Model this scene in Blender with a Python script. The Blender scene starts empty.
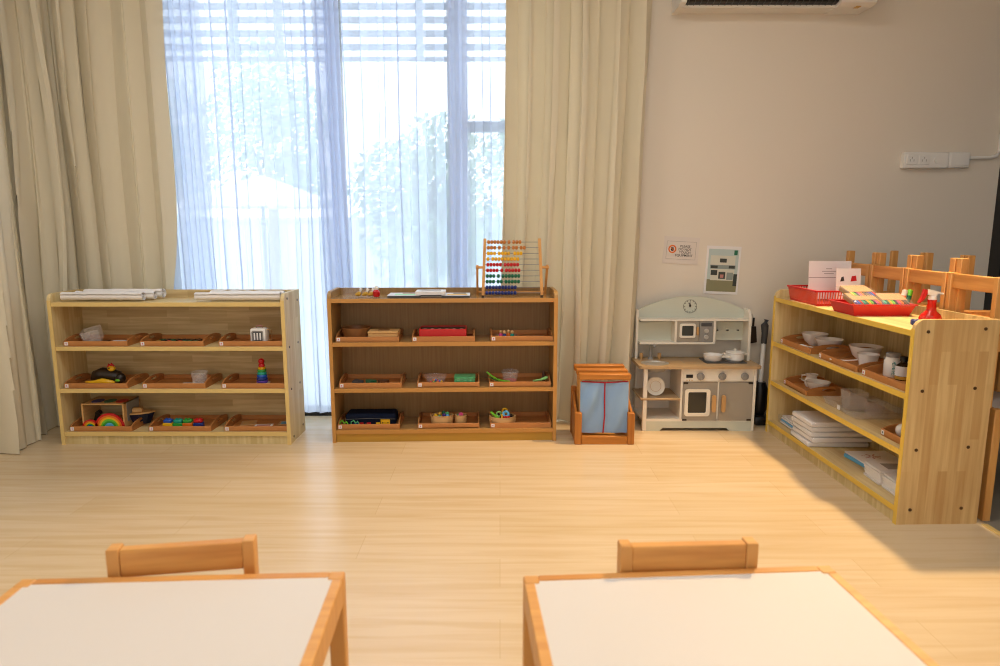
import bpy, bmesh, math, random
from mathutils import Matrix, Vector
random.seed(7)
SC = bpy.context.scene
COL = SC.collection
PI = math.pi

# ------------------------------------------------------------------ materials
def lin(h):
    h = h.lstrip('#')
    out = []
    for i in (0, 2, 4):
        v = int(h[i:i+2], 16) / 255
        out.append(v/12.92 if v <= .04045 else ((v+.055)/1.055)**2.4)
    return (*out, 1)

def new_mat(name):
    m = bpy.data.materials.new(name); m.use_nodes = True
    nt = m.node_tree
    return m, nt, nt.nodes['Principled BSDF']

def flat(name, h, rough=.5, metal=0, spec=.5, **kw):
    m, nt, b = new_mat(name)
    b.inputs['Base Color'].default_value = lin(h)
    b.inputs['Roughness'].default_value = rough
    b.inputs['Metallic'].default_value = metal
    b.inputs['Specular IOR Level'].default_value = spec
    for k, v in kw.items():
        b.inputs[k].default_value = v
    # a faint surface variation so that no material is perfectly uniform
    tc = nt.nodes.new('ShaderNodeTexCoord'); nz = nt.nodes.new('ShaderNodeTexNoise')
    nz.inputs['Scale'].default_value = 60
    mr = nt.nodes.new('ShaderNodeMapRange')
    mr.inputs['To Min'].default_value = max(0, rough-.05); mr.inputs['To Max'].default_value = min(1, rough+.05)
    nt.links.new(tc.outputs['Object'], nz.inputs['Vector'])
    nt.links.new(nz.outputs['Fac'], mr.inputs['Value'])
    nt.links.new(mr.outputs['Result'], b.inputs['Roughness'])
    return m

def remap(nt, a, b_, scale_a=1, scale_b=1):
    """vector (object[a]*scale_a, object[b]*scale_b, 0)"""
    tc = nt.nodes.new('ShaderNodeTexCoord'); sp = nt.nodes.new('ShaderNodeSeparateXYZ')
    nt.links.new(tc.outputs['Object'], sp.inputs[0])
    cb = nt.nodes.new('ShaderNodeCombineXYZ')
    for i, (ax, s) in enumerate(((a, scale_a), (b_, scale_b))):
        ml = nt.nodes.new('ShaderNodeMath'); ml.operation = 'MULTIPLY'; ml.inputs[1].default_value = s
        nt.links.new(sp.outputs[ax], ml.inputs[0]); nt.links.new(ml.outputs[0], cb.inputs[i])
    return cb.outputs[0]

def mixc(nt, fac, a, b_, mode='MIX'):
    mx = nt.nodes.new('ShaderNodeMix'); mx.data_type = 'RGBA'; mx.blend_type = mode
    for sock, v in ((mx.inputs[0], fac), (mx.inputs[6], a), (mx.inputs[7], b_)):
        if hasattr(v, 'is_linked') or hasattr(v, 'links'):
            nt.links.new(v, sock)
        else:
            sock.default_value = v
    return mx.outputs[2]

def wood(name, c1, c2, along='x', across='z', rough=.45, grain=55, stretch=3.0, contrast=.6, strips=None, spec=.4):
    """grain runs along one axis; strips=(length,width) gives finger jointed board"""
    m, nt, b = new_mat(name)
    ax = {'x': 0, 'y': 1, 'z': 2}
    v = remap(nt, ax[along], ax[across], stretch, grain)
    nz = nt.nodes.new('ShaderNodeTexNoise'); nz.inputs['Detail'].default_value = 4; nz.inputs['Scale'].default_value = 1.0
    nt.links.new(v, nz.inputs['Vector'])
    cr = nt.nodes.new('ShaderNodeMapRange'); cr.inputs['From Min'].default_value = .35; cr.inputs['From Max'].default_value = .68
    cr.inputs['To Max'].default_value = contrast
    nt.links.new(nz.outputs['Fac'], cr.inputs['Value'])
    base = lin(c1)
    if strips:
        v2 = remap(nt, ax[along], ax[across], 1/strips[0], 1/strips[1])
        br = nt.nodes.new('ShaderNodeTexBrick'); br.inputs['Scale'].default_value = 1
        br.inputs['Brick Width'].default_value = 1; br.inputs['Row Height'].default_value = 1
        br.inputs['Mortar Size'].default_value = 0; br.offset = .37
        br.inputs['Color1'].default_value = lin(c1)
        l2 = lin(c2); l1 = lin(c1)
        br.inputs['Color2'].default_value = tuple(l1[i]*.35+l2[i]*.65 for i in range(3))+(1,)
        nt.links.new(v2, br.inputs['Vector'])
        base = br.outputs['Color']
    col = mixc(nt, cr.outputs['Result'], base, lin(c2))
    nt.links.new(col, b.inputs['Base Color'])
    b.inputs['Roughness'].default_value = rough
    b.inputs['Specular IOR Level'].default_value = spec
    return m

def clear(name, h, fac=.25, rough=.08):
    """thin clear plastic: mostly see-through with a little tint and gloss"""
    m, nt, b = new_mat(name)
    out = nt.nodes['Material Output']
    tr = nt.nodes.new('ShaderNodeBsdfTransparent')
    b.inputs['Base Color'].default_value = lin(h); b.inputs['Roughness'].default_value = rough
    mx = nt.nodes.new('ShaderNodeMixShader'); mx.inputs[0].default_value = fac
    nt.links.new(tr.outputs[0], mx.inputs[1]); nt.links.new(b.outputs[0], mx.inputs[2])
    nt.links.new(mx.outputs[0], out.inputs['Surface'])
    return m

def fabric(name, h, trans=.0, weave=900, seethrough=0.0, th=None, rough=.9):
    m, nt, b = new_mat(name)
    out = nt.nodes['Material Output']
    b.inputs['Roughness'].default_value = rough; b.inputs['Specular IOR Level'].default_value = .15
    tc = nt.nodes.new('ShaderNodeTexCoord')
    nz = nt.nodes.new('ShaderNodeTexNoise'); nz.inputs['Scale'].default_value = weave; nz.inputs['Detail'].default_value = 1
    nt.links.new(tc.outputs['Object'], nz.inputs['Vector'])
    l = lin(h)
    col = mixc(nt, nz.outputs['Fac'], tuple(c*.93 for c in l[:3])+(1,), tuple(min(1, c*1.05) for c in l[:3])+(1,))
    nt.links.new(col, b.inputs['Base Color'])
    last = b.outputs[0]
    if trans:
        t = nt.nodes.new('ShaderNodeBsdfTranslucent'); t.inputs[0].default_value = lin(th or h)
        mx = nt.nodes.new('ShaderNodeMixShader'); mx.inputs[0].default_value = trans
        nt.links.new(last, mx.inputs[1]); nt.links.new(t.outputs[0], mx.inputs[2]); last = mx.outputs[0]
    if seethrough:
        t = nt.nodes.new('ShaderNodeBsdfTransparent')
        mx = nt.nodes.new('ShaderNodeMixShader'); mx.inputs[0].default_value = seethrough
        nt.links.new(last, mx.inputs[1]); nt.links.new(t.outputs[0], mx.inputs[2]); last = mx.outputs[0]
    nt.links.new(last, out.inputs['Surface'])
    return m

def floor_mat():
    m, nt, b = new_mat('floor_oak_vinyl')
    v = remap(nt, 0, 1, 1/1.22, 1/.18)
    br = nt.nodes.new('ShaderNodeTexBrick'); br.inputs['Scale'].default_value = 1
    br.inputs['Brick Width'].default_value = 1; br.inputs['Row Height'].default_value = 1
    br.inputs['Mortar Size'].default_value = .0012; br.offset = .41
    br.inputs['Color1'].default_value = lin('#dac5a4'); br.inputs['Color2'].default_value = lin('#d5bf9b')
    br.inputs['Mortar'].default_value = lin('#ccb48f')
    nt.links.new(v, br.inputs['Vector'])
    g = remap(nt, 0, 1, 1.6, 28)
    nz = nt.nodes.new('ShaderNodeTexNoise'); nz.inputs['Scale'].default_value = 1; nz.inputs['Detail'].default_value = 5
    nz.inputs['Distortion'].default_value = .6
    nt.links.new(g, nz.inputs['Vector'])
    mr = nt.nodes.new('ShaderNodeMapRange'); mr.inputs['From Min'].default_value = .4; mr.inputs['From Max'].default_value = .7
    mr.inputs['To Max'].default_value = .55
    nt.links.new(nz.outputs['Fac'], mr.inputs['Value'])
    col = mixc(nt, mr.outputs['Result'], br.outputs['Color'], lin('#c6a77c'))
    nt.links.new(col, b.inputs['Base Color'])
    b.inputs['Roughness'].default_value = .27; b.inputs['Specular IOR Level'].default_value = .6
    return m

MT = {}
MT['floor'] = floor_mat()
MT['wall'] = flat('wall_paint', '#e2d9ca', .85, spec=.2)
MT['ceil'] = flat('ceiling_paint', '#e6e1d8', .9, spec=.1)
MT['white'] = flat('white_plastic', '#e9e7e2', .4)
MT['alu'] = flat('dark_aluminium', '#4a4d52', .4, .6)
MT['black'] = flat('black_plastic', '#101012', .4)
MT['track'] = flat('black_track', '#16181c', .5)
MT['glass'] = clear('window_glass', '#e8f2f6', .06, .02)
MT['darkglass'] = flat('dark_door_glass', '#0b0c0e', .15)
MT['curtain'] = fabric('beige_curtain_cloth', '#e0d6bc', trans=.08, th='#d8c296')
MT['sheer'] = fabric('sheer_curtain_cloth', '#e6eefb', trans=.64, seethrough=.26, th='#dfe9fb', rough=1)
pine = ('#e4cf9a', '#c4a368')
MT['pine_x'] = wood('pine_along_width', *pine, 'x', 'y', strips=(.42, .045))
MT['pine_back'] = wood('pine_back_panel', '#e0ca98', '#a98a58', 'x', 'z', strips=(.33, .036))
MT['pine_side'] = wood('pine_side_panel', *pine, 'z', 'y', strips=(.40, .045))
MT['pine_kick'] = wood('pine_kick_strip', '#e2cf9c', '#bea468', 'z', 'x', strips=(.5, .03))
MT['pine_edge'] = flat('yellow_edge_band', '#e2c47c', .45)
MT['pine_back_v'] = wood('pine_back_vertical', '#dccb98', '#9c8554', 'z', 'x', strips=(.40, .036))
MT['pine_end'] = wood('pine_end_panel', '#e2c288', '#b98a50', 'z', 'y', strips=(.34, .036))
MT['yellow_edge'] = flat('bright_yellow_edge', '#e6c04c', .4)
MT['beech_x'] = wood('beech_board', '#b08a55', '#987141', 'x', 'y', rough=.14, contrast=.5)
MT['beech_side'] = wood('beech_side', '#b08a52', '#99703c', 'z', 'y', contrast=.5)
MT['beech_back'] = wood('beech_back', '#9c7a4a', '#856338', 'z', 'x', grain=90, contrast=.6)
MT['beech_edge'] = flat('beech_edge_band', '#c08a44', .4)
MT['beech_kick'] = wood('beech_kick', '#bd9038', '#a87c2a', 'x', 'z', contrast=.4)
MT['tray'] = wood('tray_wood', '#c4854b', '#a66a33', 'x', 'y', contrast=.6, rough=.5)
MT['tray_b'] = wood('tray_wood_end', '#b67a42', '#97602f', 'y', 'z', contrast=.6, rough=.5)
MT['latt'] = wood('light_pine_frame', '#dba45e', '#bb7c3c', 'x', 'y', grain=40, contrast=.6)
MT['latt_v'] = wood('light_pine_post', '#dba45e', '#bb7c3c', 'z', 'y', grain=40, contrast=.6)
MT['latt_rail'] = wood('light_pine_rail', '#d89d55', '#b47234', 'x', 'z', grain=36, contrast=.7)
MT['tabletop'] = flat('white_table_laminate', '#d2cdc8', .6)
MT['bin'] = wood('orange_pine', '#c07c30', '#9a591c', 'x', 'z', contrast=.6)
MT['bin_v'] = wood('orange_pine_post', '#bb772e', '#95561c', 'z', 'x', contrast=.6)
MT['blue_cloth'] = fabric('blue_grey_cloth', '#92b2d8', trans=.05)
MT['red_cloth'] = fabric('red_binding', '#a8313a')
MT['toy_wood'] = wood('toy_wood', '#d6ab6f', '#b98545', 'x', 'z', contrast=.5)
MT['dark_wood'] = wood('dark_bowl_wood', '#8f5f33', '#6e4522', 'x', 'y', contrast=.6)
MT['screw'] = flat('screw_cap', '#5b4023', .4, .3)
MT['cream'] = flat('cream_paint', '#e6e0d2', .45)
MT['sage'] = flat('pale_grey_green_paint', '#c9ccbc', .5)
MT['taupe'] = flat('taupe_paint', '#a0988a', .5)
MT['counter'] = wood('kitchen_counter_wood', '#b89c76', '#a0845e', 'x', 'y', contrast=.5)
MT['handle'] = wood('kitchen_handle_wood', '#c69c66', '#ab7f4c', 'z', 'x', contrast=.4)
MT['steel'] = flat('steel', '#c9c8c4', .3, .55)
MT['greyplastic'] = flat('grey_plastic', '#8f8d88', .45)
MT['darkgrey'] = flat('dark_grey', '#4b4c4e', .45)
MT['cloth_white'] = fabric('white_canvas', '#f0ebe6')
MT['paper'] = flat('paper', '#e9e6e4', .7, spec=.2)
MT['paper_warm'] = flat('laminated_paper', '#ddd3c9', .3)
MT['ink'] = flat('printed_ink', '#3b3733', .7)
MT['ink_light'] = flat('printed_grey_ink', '#9b958f', .7)
MT['ceramic'] = flat('white_ceramic', '#efece6', .2)
MT['clear'] = clear('clear_plastic', '#eceaf0', .09)
MT['milky'] = clear('frosted_clear_plastic', '#e2dfdd', .2, .15)
MT['bag'] = clear('plastic_bag', '#e6e8ee', .10, .12)
for n_, h_ in dict(red='#c4161c', orange='#e0701f', yellow='#ecb61c', green='#2f9a3a', teal='#169a86', blue='#1f55b5', navy='#141b33',
                   purple='#5b3a94', pink='#d84e86', lime='#6fc52e', brown='#5a3a26', gold='#c79a3a', skyblue='#5fb2e0', dkgreen='#0f6b4a', dkblue='#20357f',
                   crayon='#8c6a4a', darkbrown='#2c2119', mint='#58b878', leafgreen='#8fd07a', cardpink='#b98078', beadwood='#c47a34', kraft='#c9a06c').items():
    MT[n_] = flat('paint_'+n_, h_, .35)
MT['redplastic'] = flat('red_plastic', '#cf1f1f', .35)
MT['redtint'] = clear('red_tinted_plastic', '#d5170f', .80, .1)

# ------------------------------------------------------------------ mesh builder
class B:
    def __init__(s):
        s.V, s.F, s.I, s.mi, s.T = [], [], [], 0, Matrix()
    def add(s, vs, fs):
        o = len(s.V)
        s.V += [tuple(s.T @ Vector(v)) for v in vs]
        s.F += [tuple(o+i for i in f) for f in fs]
        s.I += [s.mi]*len(fs)
        return s
    def from_bm(s, bm):
        bm.verts.index_update()
        s.add([v.co[:] for v in bm.verts], [[v.index for v in f.verts] for f in bm.faces]); bm.free(); return s
    def box(s, x0, y0, z0, x1, y1, z1, bev=0, seg=1):
        x0, x1 = sorted((x0, x1)); y0, y1 = sorted((y0, y1)); z0, z1 = sorted((z0, z1))
        bm = bmesh.new(); bmesh.ops.create_cube(bm, size=1)
        for v in bm.verts:
            v.co = ((x0+x1)/2+v.co.x*(x1-x0), (y0+y1)/2+v.co.y*(y1-y0), (z0+z1)/2+v.co.z*(z1-z0))
        if bev:
            bmesh.ops.bevel(bm, geom=bm.edges[:], offset=min(bev, .45*min(x1-x0, y1-y0, z1-z0)), segments=seg, affect='EDGES', profile=.5)
        return s.from_bm(bm)
    def lathe(s, c, prof, n=24, cap=True, sx=1, sy=1):
        vs, fs = [], []
        for r, z in prof:
            for k in range(n):
                a = 2*PI*k/n; vs.append((c[0]+r*sx*math.cos(a), c[1]+r*sy*math.sin(a), c[2]+z))
        for i in range(len(prof)-1):
            for k in range(n):
                a, b = i*n+k, i*n+(k+1) % n
                fs.append((a, b, b+n, a+n))
        if cap:
            fs.append(tuple(range(n))[::-1]); fs.append(tuple((len(prof)-1)*n+k for k in range(n)))
        return s.add(vs, fs)
    def tube(s, path, r, n=8, closed=False, ry=None):
        """sweep of an ellipse along a polyline; r may be a list"""
        P = [Vector(p) for p in path]; m = len(P); vs, fs = [], []
        up = Vector((0, 0, 1))
        for i, p in enumerate(P):
            d = (P[(i+1) % m]-P[i-1]) if closed else (P[min(i+1, m-1)]-P[max(i-1, 0)])
            d.normalize()
            u = up if abs(d.dot(up)) < .95 else Vector((0, 1, 0))
            a = d.cross(u).normalized(); b = a.cross(d).normalized()
            ra = r[i] if isinstance(r, (list, tuple)) else r
            rb = ra if ry is None else ry
            for k in range(n):
                t = 2*PI*k/n+PI/n
                vs.append(tuple(p+a*ra*math.cos(t)+b*rb*math.sin(t)))
        for i in range(m if closed else m-1):
            for k in range(n):
                a, b = i*n+k, i*n+(k+1) % n
                c, d = ((i+1) % m)*n+(k+1) % n, ((i+1) % m)*n+k
                fs.append((a, b, c, d))
        if not closed:
            fs.append(tuple(range(n))[::-1]); fs.append(tuple((m-1)*n+k for k in range(n)))
        return s.add(vs, fs)
    def cyl(s, p, q, r, r2=None, n=16):
        return s.tube([p, q], [r, r if r2 is None else r2], n)
    def sphere(s, c, r, n=12, sc=(1, 1, 1)):
        m = max(5, n//2+1); vs, fs = [(c[0], c[1], c[2]-r*sc[2])], []
        for i in range(1, m):
            t = -PI/2+PI*i/m
            for k in range(n):
                a = 2*PI*k/n
                vs.append((c[0]+r*sc[0]*math.cos(t)*math.cos(a), c[1]+r*sc[1]*math.cos(t)*math.sin(a), c[2]+r*sc[2]*math.sin(t)))
        vs.append((c[0], c[1], c[2]+r*sc[2]))
        for k in range(n):
            fs.append((0, 1+(k+1) % n, 1+k))
            for i in range(m-2):
                a, b = 1+i*n+k, 1+i*n+(k+1) % n
                fs.append((a, b, b+n, a+n))
            fs.append((1+(m-2)*n+k, 1+(m-2)*n+(k+1) % n, len(vs)-1))
        return s.add(vs, fs)
    def prism(s, pts, axis, a, b):
        """extrude a polygon (2D) along axis from a to b"""
        def p3(u, v, w):
            return {'x': (w, u, v), 'y': (u, w, v), 'z': (u, v, w)}[axis]
        n = len(pts)
        vs = [p3(u, v, a) for u, v in pts]+[p3(u, v, b) for u, v in pts]
        fs = [tuple(range(n)), tuple(range(2*n-1, n-1, -1))]+[(i, i+n, (i+1) % n+n, (i+1) % n) for i in range(n)]
        return s.add(vs, fs)
    def frame(s, outer, inner, axis, a, b):
        """flat ring between two outlines with the same number of points, extruded"""
        def p3(u, v, w):
            return {'x': (w, u, v), 'y': (u, w, v), 'z': (u, v, w)}[axis]
        n = len(outer)
        vs = [p3(*p, w) for w in (a, b) for ring in (outer, inner) for p in ring]
        fs = []
        for i in range(n):
            j = (i+1) % n
            fs += [(i, j, n+j, n+i), (2*n+i, 3*n+i, 3*n+j, 2*n+j), (i, 2*n+i, 2*n+j, j), (n+i, n+j, 3*n+j, 3*n+i)]
        return s.add(vs, fs)
    def done(s, name, mat, parent=None, label=None, smooth=True):
        me = bpy.data.meshes.new(name); me.from_pydata(s.V, [], s.F)
        bm = bmesh.new(); bm.from_mesh(me); bmesh.ops.recalc_face_normals(bm, faces=bm.faces); bm.to_mesh(me); bm.free()
        ms = mat if isinstance(mat, (list, tuple)) else [mat]
        for m in ms:
            me.materials.append(MT[m] if isinstance(m, str) else m)
        if len(ms) > 1:
            me.polygons.foreach_set('material_index', s.I)
        if smooth:
            me.polygons.foreach_set('use_smooth', [True]*len(me.polygons)); me.set_sharp_from_angle(angle=math.radians(38))
        o = bpy.data.objects.new(name, me); COL.objects.link(o)
        if parent: o.parent = parent
        if label: o['label'] = label
        return o

def rrect(x0, y0, x1, y1, r, n=4):
    pts = []
    for cx, cy, a0 in ((x1-r, y1-r, 0), (x0+r, y1-r, 90), (x0+r, y0+r, 180), (x1-r, y0+r, 270)):
        for k in range(n+1):
            a = math.radians(a0+90*k/n); pts.append((cx+r*math.cos(a), cy+r*math.sin(a)))
    return pts

def tag(o, label, cat, group=None):
    o['label'] = label; o['category'] = cat
    if group: o['group'] = group
    return o

def thing(name, label, cat, loc=(0, 0, 0), rz=0, group=None):
    o = bpy.data.objects.new(name, None); o.empty_display_size = .05; COL.objects.link(o)
    o.location = loc; o.rotation_euler = (0, 0, rz)
    return tag(o, label, cat, group)

def place(o, loc, rz=0):
    o.location = loc; o.rotation_euler = (0, 0, rz); return o

def dup(o, loc=None, rot=None, label=None, parent=None, group=None):
    c = o.copy(); COL.objects.link(c)
    if parent: c.parent = parent
    if loc is not None: c.location = loc
    if rot is not None: c.rotation_euler = rot if isinstance(rot, (tuple, list)) else (0, 0, rot)
    if label: c['label'] = label
    if group: c['group'] = group
    for ch in [k for k in ALLKIDS(o)]:
        dup(ch, parent=c)
    return c

def ALLKIDS(o):
    return [k for k in COL.objects if k.parent == o]

def struct(b, name, mat, parent=None):
    o = b.done(name, mat, parent, smooth=False)
    if parent is None: o['kind'] = 'structure'
    return o

def text(body, size, loc, parent, mat='ink', name='lettering', rot=(PI/2, 0, 0), align='CENTER'):
    cu = bpy.data.curves.new(name, 'FONT'); cu.body = body; cu.size = size; cu.align_x = align
    cu.extrude = .0003; cu.space_line = .95; cu.offset = size*.006
    cu.materials.append(MT[mat])
    tmp = bpy.data.objects.new(name, cu); COL.objects.link(tmp)
    bpy.context.view_layer.update()
    me = bpy.data.meshes.new_from_object(tmp.evaluated_get(bpy.context.evaluated_depsgraph_get()))
    bpy.data.objects.remove(tmp); me.name = name
    if not me.materials: me.materials.append(MT[mat])
    o = bpy.data.objects.new(name, me); COL.objects.link(o); o.parent = parent
    o.location = loc; o.rotation_euler = rot
    return o

# ------------------------------------------------------------------ camera
cam = bpy.data.cameras.new('camera'); co = bpy.data.objects.new('camera', cam); COL.objects.link(co)
cam.sensor_width = 36; cam.lens = 36*667/1000; cam.clip_start = .02
co.location = (0, 0, 1.14); co.rotation_euler = (math.radians(90-9.1), 0, 0)
cam.dof.use_dof = True; cam.dof.focus_distance = 3.55; cam.dof.aperture_fstop = 3.2
SC.camera = co

# ------------------------------------------------------------------ the room
YW = 3.92                      # inner face of the window wall
WL, WR = -1.98, .42            # window opening
HW = 2.60; HC = 2.85
struct(B().box(-3.0, -3.2, -.12, 3.0, 4.02, 0), 'floor', 'floor')
struct(B().box(-3.0, -3.2, HC, 3.0, 4.1, HC+.1), 'ceiling', 'ceil')
struct(B().box(-3.1, YW, 0, WL, YW+.18, HC).box(WR, YW, 0, 3.1, YW+.18, HC).box(WL, YW, HW, WR, YW+.18, HC), 'wall_back', 'wall')
struct(B().box(-3.1, -3.2, 0, -3.0, YW, HC), 'wall_left', 'wall')
struct(B().box(2.855, 2.75, 2.45, 3.0, YW, HC).box(2.855, -3.2, 0, 3.0, 1.0, HC).box(2.855, 1.0, 2.45, 3.0, 2.75, HC), 'wall_right', 'wall')
struct(B().box(-3.1, -3.3, 0, 3.0, -3.2, HC), 'wall_front', 'wall')
struct(B().box(WR, YW-.012, 0, 1.2, YW, .07, .003).box(1.2, YW-.012, 0, 2.855, YW, .07, .003), 'baseboard_back', 'white')
# dark sliding door in the right wall
d = struct(B().box(2.86, 1.0, 0, 2.95, 1.07, 2.45).box(2.86, 3.83, 0, 2.95, YW, 2.45).box(2.86, 1.07, 2.38, 2.95, 3.83, 2.45)
           .box(2.86, 1.07, 0, 2.95, 3.83, .08).box(2.87, 2.4, .08, 2.94, 2.5, 2.38), 'door_1', 'black')
struct(B().box(2.90, 1.07, .08, 2.91, 2.4, 2.38).box(2.90, 2.5, .08, 2.91, 3.83, 2.38), 'door_panel', 'darkglass', d)
struct(B().box(2.862, 2.38, .95, 2.84, 2.41, 1.25, .004), 'door_handle', 'steel', d)
struct(B().box(1.885, -3.2, 0, 2.855, 3.9, .0015), 'floor_right', flat('grey_vinyl_floor', '#8d8578', .45))
# pale strip where the two floorings meet
struct(B().box(1.86, -1.0, 0, 1.885, 2.43, .004, .001), 'trim_1', 'pine_edge')
# window: aluminium frame, glass panes, bottom track
w = struct(B().box(WL, 3.97, .03, WL+.05, 4.04, HW).box(WR-.05, 3.97, .03, WR, 4.04, HW).box(WL, 3.97, HW-.05, WR, 4.04, HW)
           .box(-.30, 3.97, .03, -.20, 4.04, HW).box(-.98, 3.98, .03, -.91, 4.05, HW).box(-.20, 3.975, 1.68, WR-.05, 4.035, 1.735), 'window_1', 'alu')
struct(B().box(WL, 3.93, 0, WR, 4.06, .03), 'window_track', 'track', w)
struct(B().box(WL+.05, 4.0, .03, -.98, 4.006, HW-.05).box(-.91, 4.0, .03, -.30, 4.006, HW-.05)
       .box(-.20, 4.0, .03, WR-.05, 4.006, 1.68).box(-.20, 4.0, 1.735, WR-.05, 4.006, HW-.05), 'window_pane', 'glass', w)

# ------------------------------------------------------------------ curtains
def drape(name, path, z0, z1, amp, lam, mat, parent, seed, nz_=16, step=.008, tight=0, slant=0, sharp=1.0, n_smooth=2):
    """hanging cloth: pleats along a floor path; amp/lam in metres; slant moves the foot sideways"""
    rnd = random.Random(seed)
    P = [Vector((x, y, 0)) for x, y in path]
    pts = []
    for a, b in zip(P, P[1:]):
        k = max(1, int((b-a).length/step))
        pts += [a.lerp(b, i/k) for i in range(k)]
    pts.append(P[-1])
    for _ in range(30 if len(P) > 2 else 0):
        pts = [pts[0]]+[(pts[i-1]+pts[i]*2+pts[i+1])/4 for i in range(1, len(pts)-1)]+[pts[-1]]
    # pleat phase with irregular widths
    n = len(pts); ph = []; t = rnd.random(); L = lam
    cnt = 0
    for i in range(n):
        if i:
            dl = (pts[i]-pts[i-1]).length
            t += dl/L
            if int(t) != cnt:
                cnt = int(t); L = lam*rnd.uniform(.62, 1.45)
        ph.append(t)
    am = [amp*(.65+.5*math.sin(7.3*x+seed)) for x in ph]
    vs, fs = [], []
    for j in range(nz_+1):
        v = j/nz_; z = z1+(z0-z1)*v
        for i in range(n):
            tn = (pts[min(i+1, n-1)]-pts[max(i-1, 0)]).normalized(); nr = Vector((tn.y, -tn.x, 0))
            wob = .09*math.sin(3.1*v+ph[i]*1.7+seed)+.05*math.sin(8*v+ph[i])
            s_ = math.sin(2*PI*(ph[i]+wob*(.3+v)))
            prof = math.copysign(abs(s_)**sharp, s_)
            off = (am[i]*prof + .14*am[i]*math.sin(2*PI*(ph[i]*2.31+.13*v)+seed))*(.8+.3*v)
            shift = (am[i]*.62*math.sin(4*PI*(ph[i]+wob*(.3+v))))
            p = pts[i]+nr*off+tn*shift
            vs.append((p.x+slant*v*v, p.y, z))
    for j in range(nz_):
        for i in range(n-1):
            a = j*n+i; fs.append((a, a+1, a+n+1, a+n))
    b = B(); b.add(vs, fs)
    o = b.done(name, mat, parent)
    return o

def curtain_hem(o): pass
c = drape('beige_curtain', [(.03, 3.812), (.40, 3.803), (.812, 3.805)], .004, 2.60, .064, .14, 'curtain', None, 3, sharp=.75, slant=-.06)
tag(c, 'heavy beige curtain drawn to the right of the window, behind the blue cloth bin', 'curtain', 'heavy beige curtains')
c = drape('beige_curtain', [(-1.84, 3.81), (-2.15, 3.80), (-2.42, 3.80), (-2.60, 3.62), (-2.44, 3.34), (-2.52, 3.24), (-2.78, 3.14), (-2.92, 2.9)], .004, 2.60, .062, .135, 'curtain', None, 11, sharp=.75)
tag(c, 'heavy beige curtain drawn to the left of the window, behind the pale pine shelf', 'curtain', 'heavy beige curtains')
def sheer(x0, x1, label, seed, y=3.902, slant=0, bunch=None):
    o = drape('sheer_curtain', [(x0, y), (x1, y)], .03, 2.58, .022, .080, 'sheer', None, seed, step=.005, nz_=12, slant=slant, sharp=.9)
    tag(o, label, 'curtain', 'white sheer curtains')
    return o
o = drape('sheer_curtain', [(-1.92, 3.850), (-1.64, 3.850)], .03, 2.58, .018, .045, 'sheer', None, 5, step=.003, nz_=12, slant=.04)
tag(o, 'narrow bunched white sheer curtain beside the left beige curtain', 'curtain', 'white sheer curtains')
sheer(-1.86, -.895, 'wide white sheer curtain over the left pane, garden umbrella showing through it', 21)
o = drape('sheer_curtain', [(-1.02, 3.852), (-.88, 3.852)], .03, 2.58, .018, .03, 'sheer', None, 8, step=.003, nz_=12, slant=.05)
tag(o, 'narrow bunched white sheer curtain in the middle of the window', 'curtain', 'white sheer curtains')
sheer(-.885, -.178, 'wide white sheer curtain over the middle pane, green tree showing through it', 33)
o = drape('sheer_curtain', [(-.29, 3.852), (-.17, 3.852)], .03, 2.58, .018, .035, 'sheer', None, 14, step=.003, nz_=12)
tag(o, 'narrow bunched white sheer curtain in front of the right window mullion', 'curtain', 'white sheer curtains')
sheer(-.168, .07, 'white sheer curtain over the narrow right pane behind the abacus', 44)

# ------------------------------------------------------------------ outside
struct(B().box(-14, 4.12, -.4, 14, 30, -.15), 'ground', flat('garden_paving', '#b9bcb8', .9))
lv = thing('louvre_screen', 'horizontal slat screen hanging outside above the window', 'screen', (0, 5.5, 0))
b = B()
for k in range(9):
    z = 2.50+k*.100; b.box(-3.4, -.02, z, .9, .02, z+.042)
b.done('slats', flat('louvre_grey', '#4f5a66', .6), lv, smooth=False)
b = B()
for x in (-3.4, -2.1, -1.75, -.65, .45, .86): b.box(x, -.035, 2.42, x+.05, .035, 3.5)
b.box(-3.4, -.03, 2.42, .9, .03, 2.445)
b.done('screen_frame', flat('louvre_frame_grey', '#4a545f', .6), lv, smooth=False)
MT['louvre_post'] = flat('louvre_post_grey', '#4a545f', .6)
for x in (-3.4, .85): B().box(x, -.03, -.15, x+.06, .03, 2.42).done('post', 'louvre_post', lv, smooth=False)

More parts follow.
